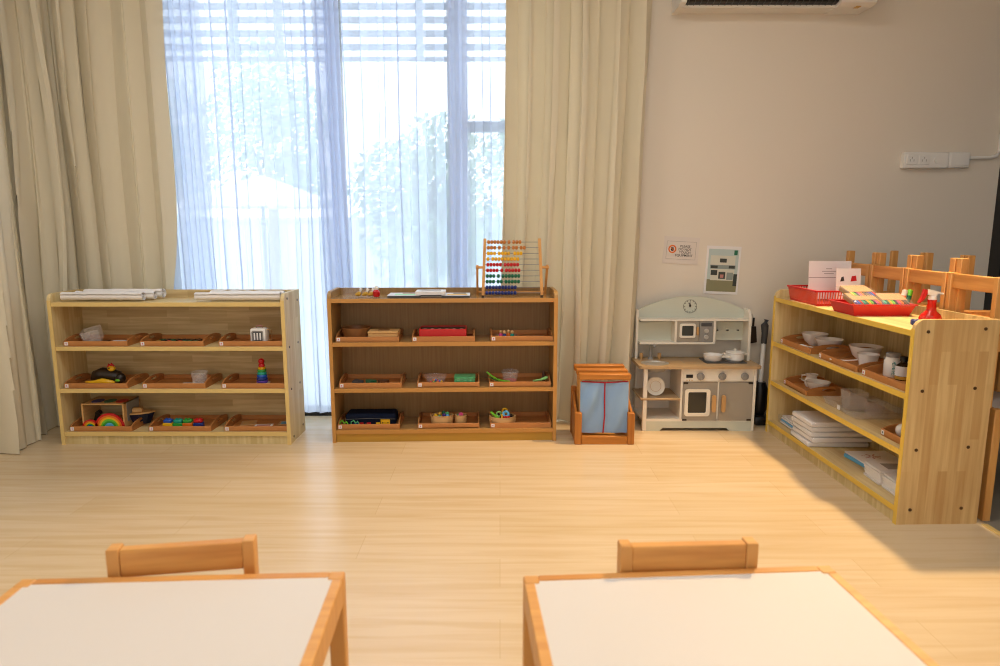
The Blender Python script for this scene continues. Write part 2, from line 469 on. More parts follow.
def tree(label, loc, h, blobs, n, seed, hexes=('#84a878', '#74996a', '#94b586')):
    rnd = random.Random(seed)
    t = thing('garden_tree', label, 'tree', loc, 0, 'trees in the garden')
    b = B().tube([(0, 0, 0), (.05, .02, h*.35), (-.03, 0, h*.62)], [.1, .08, .04], 8)
    for cx, cy, cz, r in blobs: b.tube([(0, 0, h*.4), (cx*.5, cy*.5, (cz+h*.4)/2), (cx, cy, cz)], [.05, .035, .015], 6)
    b.done('trunk', 'brown', t)
    b = B()
    for cx, cy, cz, r in blobs:
        for _ in range(int(n*2.6)):
            d_ = Vector((rnd.gauss(0, 1), rnd.gauss(0, 1), rnd.gauss(0, 1))).normalized()*r*rnd.random()**.4
            p = Vector((cx, cy, cz))+d_
            a = Vector((rnd.gauss(0, 1), rnd.gauss(0, 1), rnd.gauss(0, 1))).normalized(); c_ = a.orthogonal().normalized(); e = a.cross(c_)
            L, W_ = rnd.uniform(.05, .09), rnd.uniform(.022, .038)
            b.mi = rnd.randrange(3)
            b.add([p-c_*L, p+e*W_, p+c_*L, p-e*W_], [(0, 1, 2, 3)])
    b.done('foliage', [flat('leaf_%d_%d' % (seed, i), hx, .6) for i, hx in enumerate(hexes)], t, smooth=False)
    return t
tree('green leafy tree seen through the middle sheer curtain', (-1.15, 9.5, -.15), 2.9, [(-.3, 0, 1.8, .7), (.4, .1, 2.15, .75), (.1, -.2, 1.1, .85), (.6, 0, 1.2, .7)], 420, 1)
tree('slim leafy tree behind the umbrella seen through the left sheer curtain', (-3.9, 11.5, -.15), 4.4, [(0, 0, 3.6, .8), (-.3, 0, 2.8, .8), (.6, 0, 3.0, .7), (.5, .1, 2.1, .5)], 360, 2)
tree('pale tree at the far left seen beside the left beige curtain', (-5.9, 12, -.15), 4.2, [(0, 0, 3.2, .8), (.3, 0, 2.2, .8)], 320, 3)
tree('bushy tree at the right seen through the narrow right pane', (.35, 12.3, -.15), 3.4, [(0, 0, 2.6, .7), (.3, 0, 1.8, .8), (.2, 0, 3.1, .5)], 320, 4)
um = thing('garden_umbrella', 'white garden umbrella outside, seen through the left sheer curtain', 'umbrella', (-3.25, 9.3, -.15))
b = B(); n = 8
ring = lambda r, z: [(r*math.cos(2*PI*k/n+.39), r*math.sin(2*PI*k/n+.39), z) for k in range(n)]
vs = [(0, 0, 1.98)]+ring(.95, 1.64)+ring(.95, 1.54)+[(0, 0, 1.95)]+ring(.93, 1.62)
fs = []
for k in range(n):
    k2 = (k+1) % n
    fs += [(0, 1+k, 1+k2), (1+k, 9+k, 9+k2, 1+k2), (17, 18+k2, 18+k), (9+k, 18+k, 18+k2, 9+k2)]
b.add(vs, fs); b.done('canopy', fabric('umbrella_cloth', '#f0ece6', trans=.2), um, smooth=False)
B().cyl((0, 0, 0), (0, 0, 1.99), .025).done('pole', 'alu', um)
B().lathe((0, 0, 0), [(.28, 0), (.28, .05), (.05, .07), (.05, .12)], 20).done('base', 'darkgrey', um)
gw = B().box(-8, 13.8, -.15, 3, 14, 1.25).box(-8, 13.75, 1.25, 3, 14.05, 1.32)
struct(gw, 'wall_garden', flat('garden_wall_grey', '#d5d9da', .9))

# ------------------------------------------------------------------ low shelves
def shelf(root, hw, D, zs, th, H, mats, vertical_end=False, screws=()):
    """local: x across the width, y 0 at the front to D at the back"""
    mb, ms, mback, mk, me, mend = mats
    t = .018
    for sgn in (-1, 1):
        x0, x1 = (-hw, -hw+t) if sgn < 0 else (hw-t, hw)
        r = .035; pts = [(0.0, 0), (0.0, H-r)]+[(r-r*math.cos(a), H-r+r*math.sin(a)) for a in (PI/8, PI/4, 3*PI/8, PI/2)]+[(D, H), (D, 0)]
        sp = B().prism(pts, 'x', x0, x1).done('side_panel', mend if sgn > 0 else ms, root, smooth=False)
        e = B().box(x0-.0006, -.0025, 0, x1+.0006, -.0002, H-r).done('edge_band', me, sp, smooth=False)
        for (yy, zz) in screws:
            xo = x1 if sgn > 0 else x0
            B().cyl((xo-.0005*sgn, yy, zz), (xo+.002*sgn, yy, zz), .0065, n=10).done('screw_cap', 'screw', sp)
    B().box(-hw+t, D-.014, 0, hw-t, D-.001, H-.002).done('back_panel', mback, root, smooth=False)
    for i, z in enumerate(zs):
        o = B().box(-hw+t, .004, z-th, hw-t, D-.014, z).done('top_board' if i == 0 else 'shelf_board', mb, root, smooth=False)
        B().box(-hw+t, .0015, z-th, hw-t, .0038, z).done('edge_band', me, o, smooth=False)
    B().box(-hw+t, .010, 0, hw-t, .024, zs[-1]-th).done('kickboard', mk, root, smooth=False)
    return root
SCR = [(.05, .77), (.22, .745), (.05, .515), (.20, .515), (.05, .29), (.20, .29), (.05, .03), (.22, .045)]
A = thing('toy_shelf', 'pale pine open shelf on the left with rolled white mats on top', 'shelf', (-1.708, 3.387, 0), 0, 'low open toy shelves')
shelf(A, .605, .262, [.755, .525, .301, .068], .021, .80, ('pine_x', 'pine_side', 'pine_back', 'pine_kick', 'pine_edge', 'pine_side'), screws=SCR)
Bs = thing('toy_shelf', 'darker beech open shelf in front of the window with the abacus on top', 'shelf', (-.2945, 3.436, 0), math.radians(1.9), 'low open toy shelves')
shelf(Bs, .596, .255, [.770, .541, .294, .068], .021, .807, ('beech_x', 'beech_side', 'beech_back', 'beech_kick', 'beech_edge', 'beech_side'))
Cs = thing('toy_shelf', 'yellow edged pine shelf along the right wall holding bowls and paper', 'shelf', (1.515, 3.03, 0), -PI/2+.026, 'low open toy shelves')
shelf(Cs, .60, .318, [.757, .515, .295, .068], .022, .80, ('pine_x', 'pine_side', 'pine_back_v', 'pine_kick', 'yellow_edge', 'pine_end'),
      screws=[(.05, .755), (.265, .765), (.05, .53), (.25, .54), (.05, .30), (.25, .31), (.05, .06), (.25, .065)])

# ------------------------------------------------------------------ trays
def make_tray(label, loc, rz, w_, d_, mark, group):
    t = thing('wooden_tray', label, 'tray', loc, rz, group)
    hw = w_/2; h = .027
    b = B().box(-hw+.009, .0, 0, hw-.009, d_, .006).box(-hw, 0, 0, hw, .008, h, .0015).box(-hw+.009, d_-.008, 0, hw-.009, d_, h, .0015)
    b.done('tray_body', 'tray', t, smooth=False)
    ya, yb = .008, d_
    ym = (ya+yb)/2; L = yb-ya
    N = 14
    ot, it = [], []
    def top(u): return h+.021*max(0, math.sin(PI*min(1, max(0, u))))**.6
    # outline ring with an oval grip hole
    hole = [(ym+.16*L*math.cos(a), h+.003+.007*math.sin(a)) for a in [2*PI*k/(2*N) for k in range(2*N)]]
    out = []
    for (hy, hz), a in zip(hole, [2*PI*k/(2*N) for k in range(2*N)]):
        dy, dz = math.cos(a), math.sin(a)
        if dz >= -1e-6:
            u = .5+.5*dy; out.append((ya+L*u, top(u)))
        else:
            u = .5+.5*dy; out.append((ya+L*u, 0))
    for sgn in (-1, 1):
        x0 = sgn*(hw-.008); x1 = sgn*hw
        B().frame(out, hole, 'x', min(x0, x1), max(x0, x1)).done('end_panel', 'tray_b', t, smooth=False)
    st = B().box(-hw+.006, -.0012, .005, -hw+.024, -.0001, .023).done('sticker', 'paper', t, smooth=False)
    B().box(-hw+.012, -.0018, .0125, -hw+.018, -.0012, .0155).box(-hw+.0135, -.0018, .010, -hw+.0165, -.0012, .018).done('mark', mark, st, smooth=False)
    return t
GA, GB, GC = 'trays on the left pine shelf', 'trays on the beech shelf', 'trays on the right shelf'
YA = 3.40
protoA = make_tray('wooden tray with a tilted clear box, upper left of the left pine shelf', (-2.095, YA, .5252), 0, .33, .22, 'pink', GA)
for x, z, lab in [(-1.70, .5252, 'wooden tray of small coloured picture tiles, upper middle of the left pine shelf'),
                  (-1.292, .5252, 'wooden tray carrying the white lantern, upper right of the left pine shelf'),
                  (-2.115, .3012, 'wooden tray carrying the dark toy bird, middle row left of the left pine shelf'),
                  (-1.706, .3012, 'wooden tray carrying a clear cup, centre of the left pine shelf'),
                  (-1.292, .3012, 'wooden tray under the rainbow stacking tower'),
                  (-2.11, .0682, 'wooden tray under the rainbow box and toy boat'),
                  (-1.692, .0682, 'wooden tray of coloured toy blocks, bottom middle of the left pine shelf'),
                  (-1.292, .0682, 'wooden tray of flat cards, bottom right of the left pine shelf')]:
    dup(protoA, (x, YA, z), 0, lab, group=GA)
RB = math.radians(1.9)
def onB(x, dy): return (x, 3.436+.0332*(x+.2945)+dy)
for x, z, lab in [(-.694, .5412, 'wooden tray with a bowl and lidded box, upper left of the beech shelf'),
                  (-.297, .5412, 'wooden tray around the red box on the beech shelf'),
                  (.116, .5412, 'wooden tray with small figures in clear film, upper right of the beech shelf'),
                  (-.686, .2942, 'wooden tray of dark flat pieces, middle row left of the beech shelf'),
                  (-.274, .2942, 'wooden tray with bead bowl and green box, centre of the beech shelf'),
                  (.106, .2942, 'wooden tray with green tweezers and clear cup, middle row right of the beech shelf'),
                  (-.702, .0682, 'wooden tray under the navy zip case'),
                  (-.276, .0682, 'wooden tray under the oval basket of coloured balls'),
                  (.112, .0682, 'wooden tray holding the basket of mixed toys at its left')]:
    x_, y_ = onB(x, .016); dup(protoA, (x_, y_, z), RB, lab, group=GB)
for y, lab in [(3.40, 'wooden tray with two white bowls, far end of the right shelf'), (2.985, 'wooden tray with bowl, spoon and small cup, middle of the right shelf'),
               (2.615, 'wooden tray with the pill jar, near end of the right shelf')]:
    dup(protoA, (1.535+.026*(3.03-y), y, .5152), -PI/2+.026, lab, group=GC)
make_tray('small wooden tray under the white jug and bowl', (1.54, 3.40, .2952), -PI/2, .27, .22, 'pink', GC)
make_tray('small wooden tray with only a white ball, at the near end of the right shelf', (1.565, 2.55, .2952), -PI/2+.026, .18, .22, 'navy', GC)

# ------------------------------------------------------------------ on the left pine shelf
def rolled_mat(label, x0, x1, y, r, z0, seed, group):
    """cloth rolled flat: spiral section swept along x"""
    rnd = random.Random(seed); pts = []
    turns = 2.4; N = 44
    for k in range(N):
        a = 2*PI*turns*k/(N-1); rr = r*(.22+.78*k/(N-1)); pts.append((rr*1.2*math.cos(a), rr*1.0*math.sin(a)))
    inner = [(p[0]*.93-.0006, p[1]*.93) for p in pts]
    b = B(); M_ = 14; vs, fs = [], []
    ring = pts+inner[::-1]; n = len(ring)
    for j in range(M_+1):
        x = x0+(x1-x0)*j/M_; w1, w2 = rnd.uniform(-.0012, .0012), rnd.uniform(.95, 1.04)
        for p in ring: vs.append((x, y+p[0]*w2, z0+r*1.02+p[1]*w2+w1+.0012))
    for j in range(M_):
        for i in range(n): fs.append((j*n+i, j*n+(i+1) % n, (j+1)*n+(i+1) % n, (j+1)*n+i))
    for i in range(len(pts)-1):
        fs.append((i, i+1, n-2-i, n-1-i)); o_ = M_*n; fs.append((o_+i, o_+n-1-i, o_+n-2-i, o_+i+1))
    b.add(vs, fs); o = b.done('rolled_mat', 'cloth_white', None)
    return tag(o, label, 'mat', group)
GM = 'rolled white mats on the left shelf'
rolled_mat('front of three rolled white mats at the left of the pine shelf top', -2.265, -1.845, 3.44, .024, .755, 1, GM)
rolled_mat('middle of three rolled white mats at the left of the pine shelf top', -2.225, -1.815, 3.497, .024, .755, 2, GM)
rolled_mat('rearmost of three rolled white mats at the left of the pine shelf top', -2.215, -1.80, 3.558, .027, .755, 3, GM)
rolled_mat('front of two rolled white mats at the right of the pine shelf top', -1.575, -1.135, 3.44, .024, .755, 4, GM)
rolled_mat('rear of two rolled white mats at the right of the pine shelf top', -1.52, -1.135, 3.505, .025, .755, 5, GM)

def cup(name, label, cat, loc, r0, r1, h, mat='clear', tilt=None, square=False, group=None, t=.0018):
    b = B()
    if square:
        def sq(r, z): return [(sx*r, sy*r, z) for sx, sy in ((-1, -1), (1, -1), (1, 1), (-1, 1))]
        vs = sq(r0, 0)+sq(r1, h)+sq(r1-t, h)+sq(r0-t, t); fs = [(0, 1, 2, 3), (12, 13, 14, 15)]
        for o in (0, 4, 8):
            fs += [(o+i, o+(i+1) % 4, o+4+(i+1) % 4, o+4+i) for i in range(4)]
        b.add(vs, fs)
    else:
        b.lathe((0, 0, 0), [(r0, 0), (r1, h), (r1+.002, h), (r1+.002, h-.003), (r1, h-.003), (r1-t, h-.001), (r0-t, t)], 24)
    o = b.done(name, mat, None); o.location = loc
    if tilt: o.rotation_euler = tilt
    return tag(o, label, cat, group)
ZA1, ZA2, ZA3 = .5315, .3075, .0745
o = cup('clear_box', 'clear plastic box lying tilted in the upper left tray', 'box', (-2.14, 3.475, ZA1+.012), .038, .044, .065, 'milky', (math.radians(10), math.radians(-14), .3), True)
tag(B().box(-2.05, 3.46, ZA1+.0005, -1.985, 3.50, ZA1+.010, .001).done('paper_pad', 'paper', None, smooth=False), 'small white paper pad beside the tilted clear box', 'paper')
o = B().box(-2.19, 3.43, ZA1+.0005, -2.09, 3.53, ZA1+.007, .001).done('picture_card', 'brown', None, smooth=False)
tag(o, 'dark brown card under the tilted clear box', 'card')
rnd = random.Random(4)
tcols = ['darkbrown', 'dkgreen', 'navy', 'brown', 'dkgreen', 'navy', 'gold', 'darkbrown', 'red']
k = 0
for r in range(3):
    for cidx in range(8):
        x = -1.82+cidx*.028+rnd.uniform(-.004, .004); y = 3.445+r*.05
        o = B().box(-.011, -.018, 0, .011, .018, .007, .0015).done('picture_tile', tcols[rnd.randrange(9)], None, smooth=False)
        place(o, (x, y, ZA1+.0003), rnd.uniform(-.15, .15))
        tag(o, 'small coloured picture tile lying in the upper middle tray of the left shelf', 'tile', 'picture tiles in the upper middle tray'); k += 1
# lantern
lt = thing('toy_lantern', 'white toy lantern with barred dark window on the upper right tray', 'lantern', (-1.262, 3.46, ZA1))
B().box(-.041, -.032, 0, .041, .032, .083, .009, 2).done('case', 'white', lt)
fr = B().frame(rrect(-.031, .013, .029, .071, .008), rrect(-.026, .018, .024, .066, .006), 'y', -.0345, -.0315).done('window_frame', 'greyplastic', lt)
B().box(-.027, -.0335, .017, .025, -.0318, .067).done('window_panel', 'darkgrey', fr)
for x in (-.016, -.001, .014): B().box(x-.004, -.036, .022, x+.004, -.0335, .060, .001).done('bar', 'paper', fr)
B().tube([(-.016, 0, .083), (-.012, 0, .094), (.012, 0, .094), (.016, 0, .083)], .003).done('handle', 'cardpink', lt)
B().tube([(.041, 0, .072), (.062, 0, .070), (.062, 0, .018), (.041, 0, .016)], .003).done('side_loop', 'kraft', lt)
# dark toy bird
bd = thing('toy_bird', 'dark brown toy bird with yellow belly and red head on a tray', 'toy', (-2.10, 3.50, ZA2))
b = B().tube([(-.095, 0, .018), (-.07, 0, .040), (-.03, 0, .050), (.02, 0, .044), (.055, 0, .036), (.075, 0, .026)], [.008, .028, .036, .034, .028, .012], 14)
b.done('body', 'darkbrown', bd)
B().tube([(-.105, -.036, .014), (-.06, -.042, .012), (-.01, -.044, .020), (.035, -.040, .014), (.05, -.034, .012)], [.004, .011, .016, .011, .004], 10).done('wing', 'yellow', bd, 'yellow lower wing')
B().sphere((.068, -.012, .03), .027, 14, (1, 1, 1.05)).done('tail', 'darkbrown', bd)
B().sphere((.066, -.038, .022), .010, 8, (1.4, .4, .7)).done('spot', 'lime', bd)
hd = B().sphere((.025, -.012, .082), .017, 14, (1.2, 1, .9)).done('head', 'yellow', bd, 'yellow head')
B().tube([(.008, -.012, .090), (.012, -.012, .104), (.020, -.012, .096), (.026, -.012, .108), (.034, -.012, .098), (.038, -.012, .092)], .006, 8).done('comb', 'red', hd)
B().sphere((.020, -.028, .086), .0042, 8).done('eye', 'black', hd)
# clear cup and paper
o = B().box(-1.70, 3.425, ZA2+.0005, -1.58, 3.50, ZA2+.0025).done('paper_sheet', 'paper', None, smooth=False); tag(o, 'small white paper under the clear cup on the middle tray', 'paper')
cup('clear_cup', 'round clear plastic cup on the centre tray of the left shelf', 'cup', (-1.602, 3.475, ZA2+.003), .034, .043, .065, 'milky')
# stacking tower
st = thing('stacking_tower', 'rainbow stacking ring tower with red knob on a tray', 'toy', (-1.268, 3.475, ZA2))
B().box(-.032, -.032, 0, .032, .032, .008, .002).done('base', 'white', st)
z = .008
for r, hgt, m_ in ((.030, .014, 'purple'), (.029, .015, 'dkblue'), (.027, .015, 'blue'), (.025, .015, 'teal'), (.023, .015, 'green'), (.020, .012, 'yellow'), (.016, .018, 'red')):
    B().lathe((0, 0, z), [(r*.86, 0), (r, hgt*.3), (r, hgt*.7), (r*.86, hgt)], 20).done('ring', m_, st, m_.replace('dkblue', 'dark blue')+' ring'); z += hgt
B().sphere((0, 0, z+.012), .016, 16).done('knob', 'red', st)
# rainbow box
rb = thing('rainbow_box', 'open wooden toy box with two painted rainbows on its front', 'toy', (-2.113, 3.465, ZA3))
W_ = .225; H_ = .135; D_ = .13
fr = B().frame([(-W_/2, 0), (W_/2, 0), (W_/2, H_), (-W_/2, H_)], [(-W_/2+.008, .006), (W_/2-.008, .006), (W_/2-.008, H_-.008), (-W_/2+.008, H_-.008)], 'y', -.028, -.020)
fr.done('front_frame', 'toy_wood', rb, smooth=False)
B().box(-W_/2, -.02, 0, -W_/2+.007, D_, H_).box(W_/2-.007, -.02, 0, W_/2, D_, H_).box(-W_/2, -.02, H_-.007, W_/2, D_, H_).box(-W_/2, -.02, 0, W_/2, D_, .005).done('box_shell', 'toy_wood', rb, smooth=False)
B().box(W_/2-.001, .0, .03, W_/2+.002, D_-.01, H_-.003).done('side_sheet', 'greyplastic', rb, smooth=False)
def arcs(cx, R, cols, yb):
    n_ = len(cols)
    for i, cc in enumerate(cols):
        ro = R*(1-i*.8/n_); ri = R*(1-(i+1)*.8/n_) if i < n_-1 else 0
        pts = [(cx+ro*math.cos(a), .006+ro*math.sin(a)) for a in [PI*k/20 for k in range(21)]]
        pts = pts+[(cx+ri*math.cos(a), .006+ri*math.sin(a)) for a in [PI*k/20 for k in range(20, -1, -1)]] if ri else pts
        if ri:
            n2 = 21; b_ = B()
            ou = pts[:21]; inn = pts[21:][::-1]
            vs_ = [(p[0], w_, p[1]) for w_ in (yb, yb+.008) for p in ou]+[(p[0], w_, p[1]) for w_ in (yb, yb+.008) for p in inn]
            fs_ = []
            for k_ in range(20):
                fs_ += [(k_, k_+1, 42+k_+1, 42+k_), (21+k_, 63+k_, 63+k_+1, 21+k_+1), (k_, 21+k_, 21+k_+1, k_+1), (42+k_, 42+k_+1, 63+k_+1, 63+k_)]
            fs_ += [(0, 42, 63, 21), (20, 41, 83, 62)]
            b_.add(vs_, fs_)
        else:
            b_ = B().prism(pts, 'y', yb, yb+.008)
        b_.done('rainbow_band', cc, rb)
arcs(.034, .078, ['red', 'orange', 'yellow', 'lime', 'green', 'skyblue'], -.036)
arcs(-.069, .043, ['red', 'orange', 'yellow', 'green', 'blue'], -.036)
for x, m_ in ((-.055, 'dkblue'), (.012, 'dkgreen'), (.075, 'red')):
    B().lathe((x, .03, H_-.001), [(.026, 0), (.026, .003)], 20, sx=1.1, sy=1.5).done('painted_spot', m_, rb)
B().tube([(-.09, .05, .006), (-.075, .05, .06), (-.06, .05, .07)], .014, 8).tube([(-.05, .05, .012), (.03, .06, .018), (.06, .05, .012)], .010, 8).done('contents', 'darkbrown', rb)
bt = thing('toy_boat', 'small wooden toy boat with dark blue hull beside the rainbow box', 'toy', (-1.962, 3.53, ZA3), .35)
def hull(z, s_): return [(-.055*s_, -.028*s_), (.0, -.034*s_), (.04*s_, -.024*s_), (.068*s_, 0), (.04*s_, .024*s_), (0, .034*s_), (-.055*s_, .028*s_)]
h0, h1 = hull(0, .62), hull(0, 1)
vs = [(x, y, 0) for x, y in h0]+[(x, y, .058) for x, y in h1]; n = 7
B().add(vs, [tuple(range(n)), tuple(range(2*n-1, n-1, -1))]+[(i, (i+1) % n, n+(i+1) % n, n+i) for i in range(n)]).done('hull', 'navy', bt, smooth=False)
B().prism(hull(0, 1.06), 'z', .058, .066).done('deck', 'toy_wood', bt, smooth=False)
B().box(-.04, -.018, .066, .01, .018, .09, .003).done('cabin', 'toy_wood', bt)
# toy blocks
for i, (x, y, c1, c2, lab) in enumerate([(-1.775, 3.45, 'yellow', 'blue', 'blue and yellow toy block, leftmost in the bottom middle tray'),
                                        (-1.722, 3.45, 'green', 'teal', 'teal and green toy block, second from left in the bottom middle tray'),
                                        (-1.670, 3.45, 'orange', 'green', 'green and orange toy block, third from left in the bottom middle tray'),
                                        (-1.615, 3.455, 'dkblue', 'red', 'red topped dark blue toy block, rightmost in the bottom middle tray')]):
    t = thing('toy_block', lab, 'block', (x, y, ZA3), .05*i)
    B().box(-.025, -.017, 0, .025, .017, .028, .003).done('block_base', c1, t)
    tp = B().box(-.022, -.015, .028, .022, .015, .046, .004).done('block_top', c2, t)
    for dx in (-.008, .008): B().cyl((dx, 0, .046), (dx, 0, .052), .006, n=10).done('stud', c2, t)
# cards
def card(label, x, y, rz, w_, h_, z, base, inner, cat='card'):
    t = thing('picture_card', label, cat, (x, y, z), rz, 'flat cards in the bottom right tray')
    B().box(-w_/2, -h_/2, 0, w_/2, h_/2, .003).done('card_sheet', base, t, smooth=False)
    B().box(-w_/2+.012, -h_/2+.012, .003, w_/2-.012, h_/2-.012, .0036).done('picture', inner, t, smooth=False)
card('pale kraft card at the left of the bottom right tray', -1.375, 3.53, .25, .08, .08, ZA3, 'kraft', 'toy_wood')
card('white card with a pinkish picture in the bottom right tray', -1.275, 3.465, .12, .095, .08, ZA3, 'paper', 'cardpink')
card('card with a blue picture at the right end of the bottom right tray', -1.175, 3.53, .1, .07, .07, ZA3, 'kraft', 'skyblue')

# ------------------------------------------------------------------ on the beech shelf
ZT = .770
ab = thing('clear_display_box', 'open clear acrylic box on the left of the beech shelf top', 'box', (-.735, 3.50, ZT+.0005), RB)
B().box(-.085, -.03, 0, .085, .04, .003).box(-.085, .037, 0, .085, .04, .05).box(-.085, -.03, .003, -.082, .04, .05).box(.082, -.03, .003, .085, .04, .05).done('acrylic_walls', 'clear', ab, smooth=False)
for i, x in enumerate((-.742, -.706, -.677)):
    t = thing('toy_duck', ('leftmost', 'middle', 'rightmost')[i]+' small white and gold duck figure in the clear box', 'figure', (x, 3.487, ZT+.004), .3, 'duck figures in the clear box')
    B().tube([(-.017, 0, .010), (0, 0, .015), (.012, 0, .022)], [.005, .014, .008], 10).done('body', 'gold', t)
    B().tube([(.007, 0, .020), (.011, 0, .036), (.016, 0, .043)], [.009, .008, .008], 10).done('head', 'ceramic', t, 'white head')
    B().cyl((.022, 0, .043), (.033, 0, .042), .004, .001, 8).done('beak', 'darkgrey', t)
t = thing('toy_bottle', 'small red figure with white top at the right of the ducks', 'figure', (-.648, 3.487, ZT+.004))
B().lathe((0, 0, 0), [(.014, 0), (.019, .008), (.019, .028), (.009, .038)], 16).done('body', 'red', t)
B().lathe((0, 0, .038), [(.010, 0), (.013, .010), (.006, .020)], 14).done('cap', 'ceramic', t, 'white top')
# flat books and frame
def book(name, label, x, y, rz, w_, h_, z, thk, cover, pages, picture, group='books on the beech shelf top'):
    t = thing(name, label, 'book', (x, y, z), rz, group)
    B().box(-w_/2, -h_/2, 0, w_/2, h_/2, .0015).box(-w_/2, h_/2-.002, .0015, w_/2, h_/2, thk-.0015).done('back_cover', cover, t, smooth=False)
    B().box(-w_/2+.002, -h_/2+.002, .0015, w_/2-.002, h_/2-.003, thk-.0015).done('page_block', pages, t, smooth=False)
    cv = B().box(-w_/2, -h_/2, thk-.0015, w_/2, h_/2, thk).done('front_cover', 'paper', t, smooth=False)
    b = B(); b.box(-w_/2*.6, -h_/2*.7, thk, w_/2*.8, h_/2*.2, thk+.0004); b.mi = 1; b.box(-w_/2*.2, h_/2*.25, thk, w_/2*.7, h_/2*.8, thk+.0004)
    b.done('cover_picture', picture, cv, smooth=False)
    return t
book('picture_book', 'flat picture book with pale cover, left one on the beech shelf top', -.505, 3.545, RB, .175, .16, ZT+.0005, .012, 'black', 'darkgrey', ['leafgreen', 'cardpink'])
book('picture_book', 'flat picture book with yellow and grey cover, right one on the beech shelf top', -.235, 3.555, RB, .150, .15, ZT+.0005, .011, 'black', 'darkgrey', ['yellow', 'greyplastic'])
t = thing('slotted_photo_mount', 'white frame with dark slot lying between the two flat books', 'frame', (-.368, 3.545, ZT+.013), RB)
B().frame(rrect(-.078, -.07, .078, .06, .006), rrect(-.054, -.03, .054, .035, .004), 'z', 0.002, .018).done('frame_border', 'paper', t, smooth=False)
B().box(-.055, -.037, .001, .055, .037, .005).done('dark_slot', 'black', t, smooth=False)
t = thing('picture_book', 'thin dark book lying under the white frame', 'book', (-.362, 3.545, ZT+.0005), RB)
B().box(-.058, -.06, 0, .058, .06, .0025).done('back_cover', 'brown', t, smooth=False); B().box(-.056, -.058, .0025, .056, .058, .0095).done('page_block', 'ink_light', t, smooth=False)
B().box(-.058, -.06, .0095, .058, .06, .012).done('front_cover', 'darkgrey', t, smooth=False)

# abacus
aq = thing('abacus', 'wooden abacus with ten rows of coloured beads on the beech shelf', 'abacus', (.066, 3.515, ZT), RB)
hwA = .152; HA = .305; lean = .045
for sgn in (-1, 1):
    B().tube([(sgn*(hwA+.004), 0, .009), (sgn*(hwA-.008), lean, HA)], .0105, 4).done('upright', 'latt_v', aq)
    B().tube([(sgn*(hwA+.004), 0, 0), (sgn*(hwA+.004), .0, .010)], .008, 10).done('foot', 'darkbrown', aq)
    lx = sgn*(hwA+.033)
    B().tube([(lx, .13, 0), (lx, .02, .165)], .0085, 4).done('stand_leg', 'latt_v', aq)
    B().cyl((sgn*(hwA-.005), .022, .155), (lx+sgn*.008, .022, .155), .007, n=10).done('pivot', 'latt', aq)
B().cyl((-hwA-.033, .12, .016), (hwA+.033, .12, .016), .005, n=8).done('stand_bar', 'latt', aq)
rows = [('beadwood', 'xxxxxx.x.xxx'), ('beadwood', 'xxx.x.x.x.xx.xx'), ('yellow', 'xxx.xxxx..xxx'), ('yellow', 'x.xxxxxxxxx'), ('red', 'xxxxx.xxxxx'), ('red', 'xxxx.x.xxxxx'),
        ('dkgreen', 'xxx.x.xxxxxx'), ('dkgreen', 'xxx.xx.xxxxx'), ('dkblue', 'xxxxxxxxxx'), ('dkblue', 'xxxxxxxxxx')]
for i, (m_, pat) in enumerate(rows):
    z = HA-.018-i*.0295; f = (z-.009)/(HA-.009); y = lean*f; xe = hwA+.004-.012*f
    rod = B().cyl((-xe, y, z), (xe, y, z), .0017, n=6).done('rod', 'greyplastic', aq)
    x = -xe+.020; proto = None; prev = False
    for ch in pat:
        if ch == 'x':
            if proto is None:
                proto = B().lathe((0, 0, 0), [(.003, -.0083), (.0082, -.0062), (.0103, -.002), (.0103, .002), (.0082, .0062), (.003, .0083)], 12).done('bead', m_, rod)
                proto.rotation_euler = (0, PI/2, 0); proto.location = (x, y, z)
            else:
                dup(proto, (x, y, z), parent=rod)
            x += .0166
        else:
            x += .008
ZB1, ZB2, ZB3 = .5475, .3005, .0745
# bowl and lidded box
x, y = onB(-.772, .125)
t = thing('wooden_bowl', 'dark wooden bowl in the upper left tray of the beech shelf', 'bowl', (x, y, ZB1))
B().lathe((0, 0, 0), [(.052, 0), (.070, .014), (.079, .058), (.073, .058), (.064, .018), (.045, .006)], 28).done('bowl_wall', 'dark_wood', t)
x, y = onB(-.617, .08)
t = thing('wooden_box', 'small lidded wooden box beside the dark bowl', 'box', (x, y, ZB1), RB)
B().box(-.078, -.045, 0, .078, .045, .034, .002).done('box_base', 'toy_wood', t); B().box(-.080, -.047, .0345, .080, .047, .048, .003).done('lid', 'toy_wood', t)
B().box(-.03, -.02, .048, .03, .02, .050, .001).done('inlay', 'dark_wood', t)
# red box
x, y = onB(-.305, .12)
t = thing('red_box', 'bright red box in the upper middle tray of the beech shelf', 'box', (x, y, ZB1), RB)
B().box(-.125, -.07, 0, .125, .06, .006).box(-.125, -.07, .006, .125, -.064, .055, .002).box(-.125, .054, .006, .125, .06, .055, .002).box(-.125, -.064, .006, -.119, .054, .055).box(.119, -.064, .006, .125, .054, .055).done('box_body', 'redplastic', t)
B().box(-.119, -.064, .048, .119, .054, .050).done('lid_panel', 'darkbrown', t, smooth=False)
for k_ in range(6): B().box(-.10+k_*.038, -.069, .055, -.085+k_*.038, -.063, .058, .001).done('tab', 'cardpink', t)
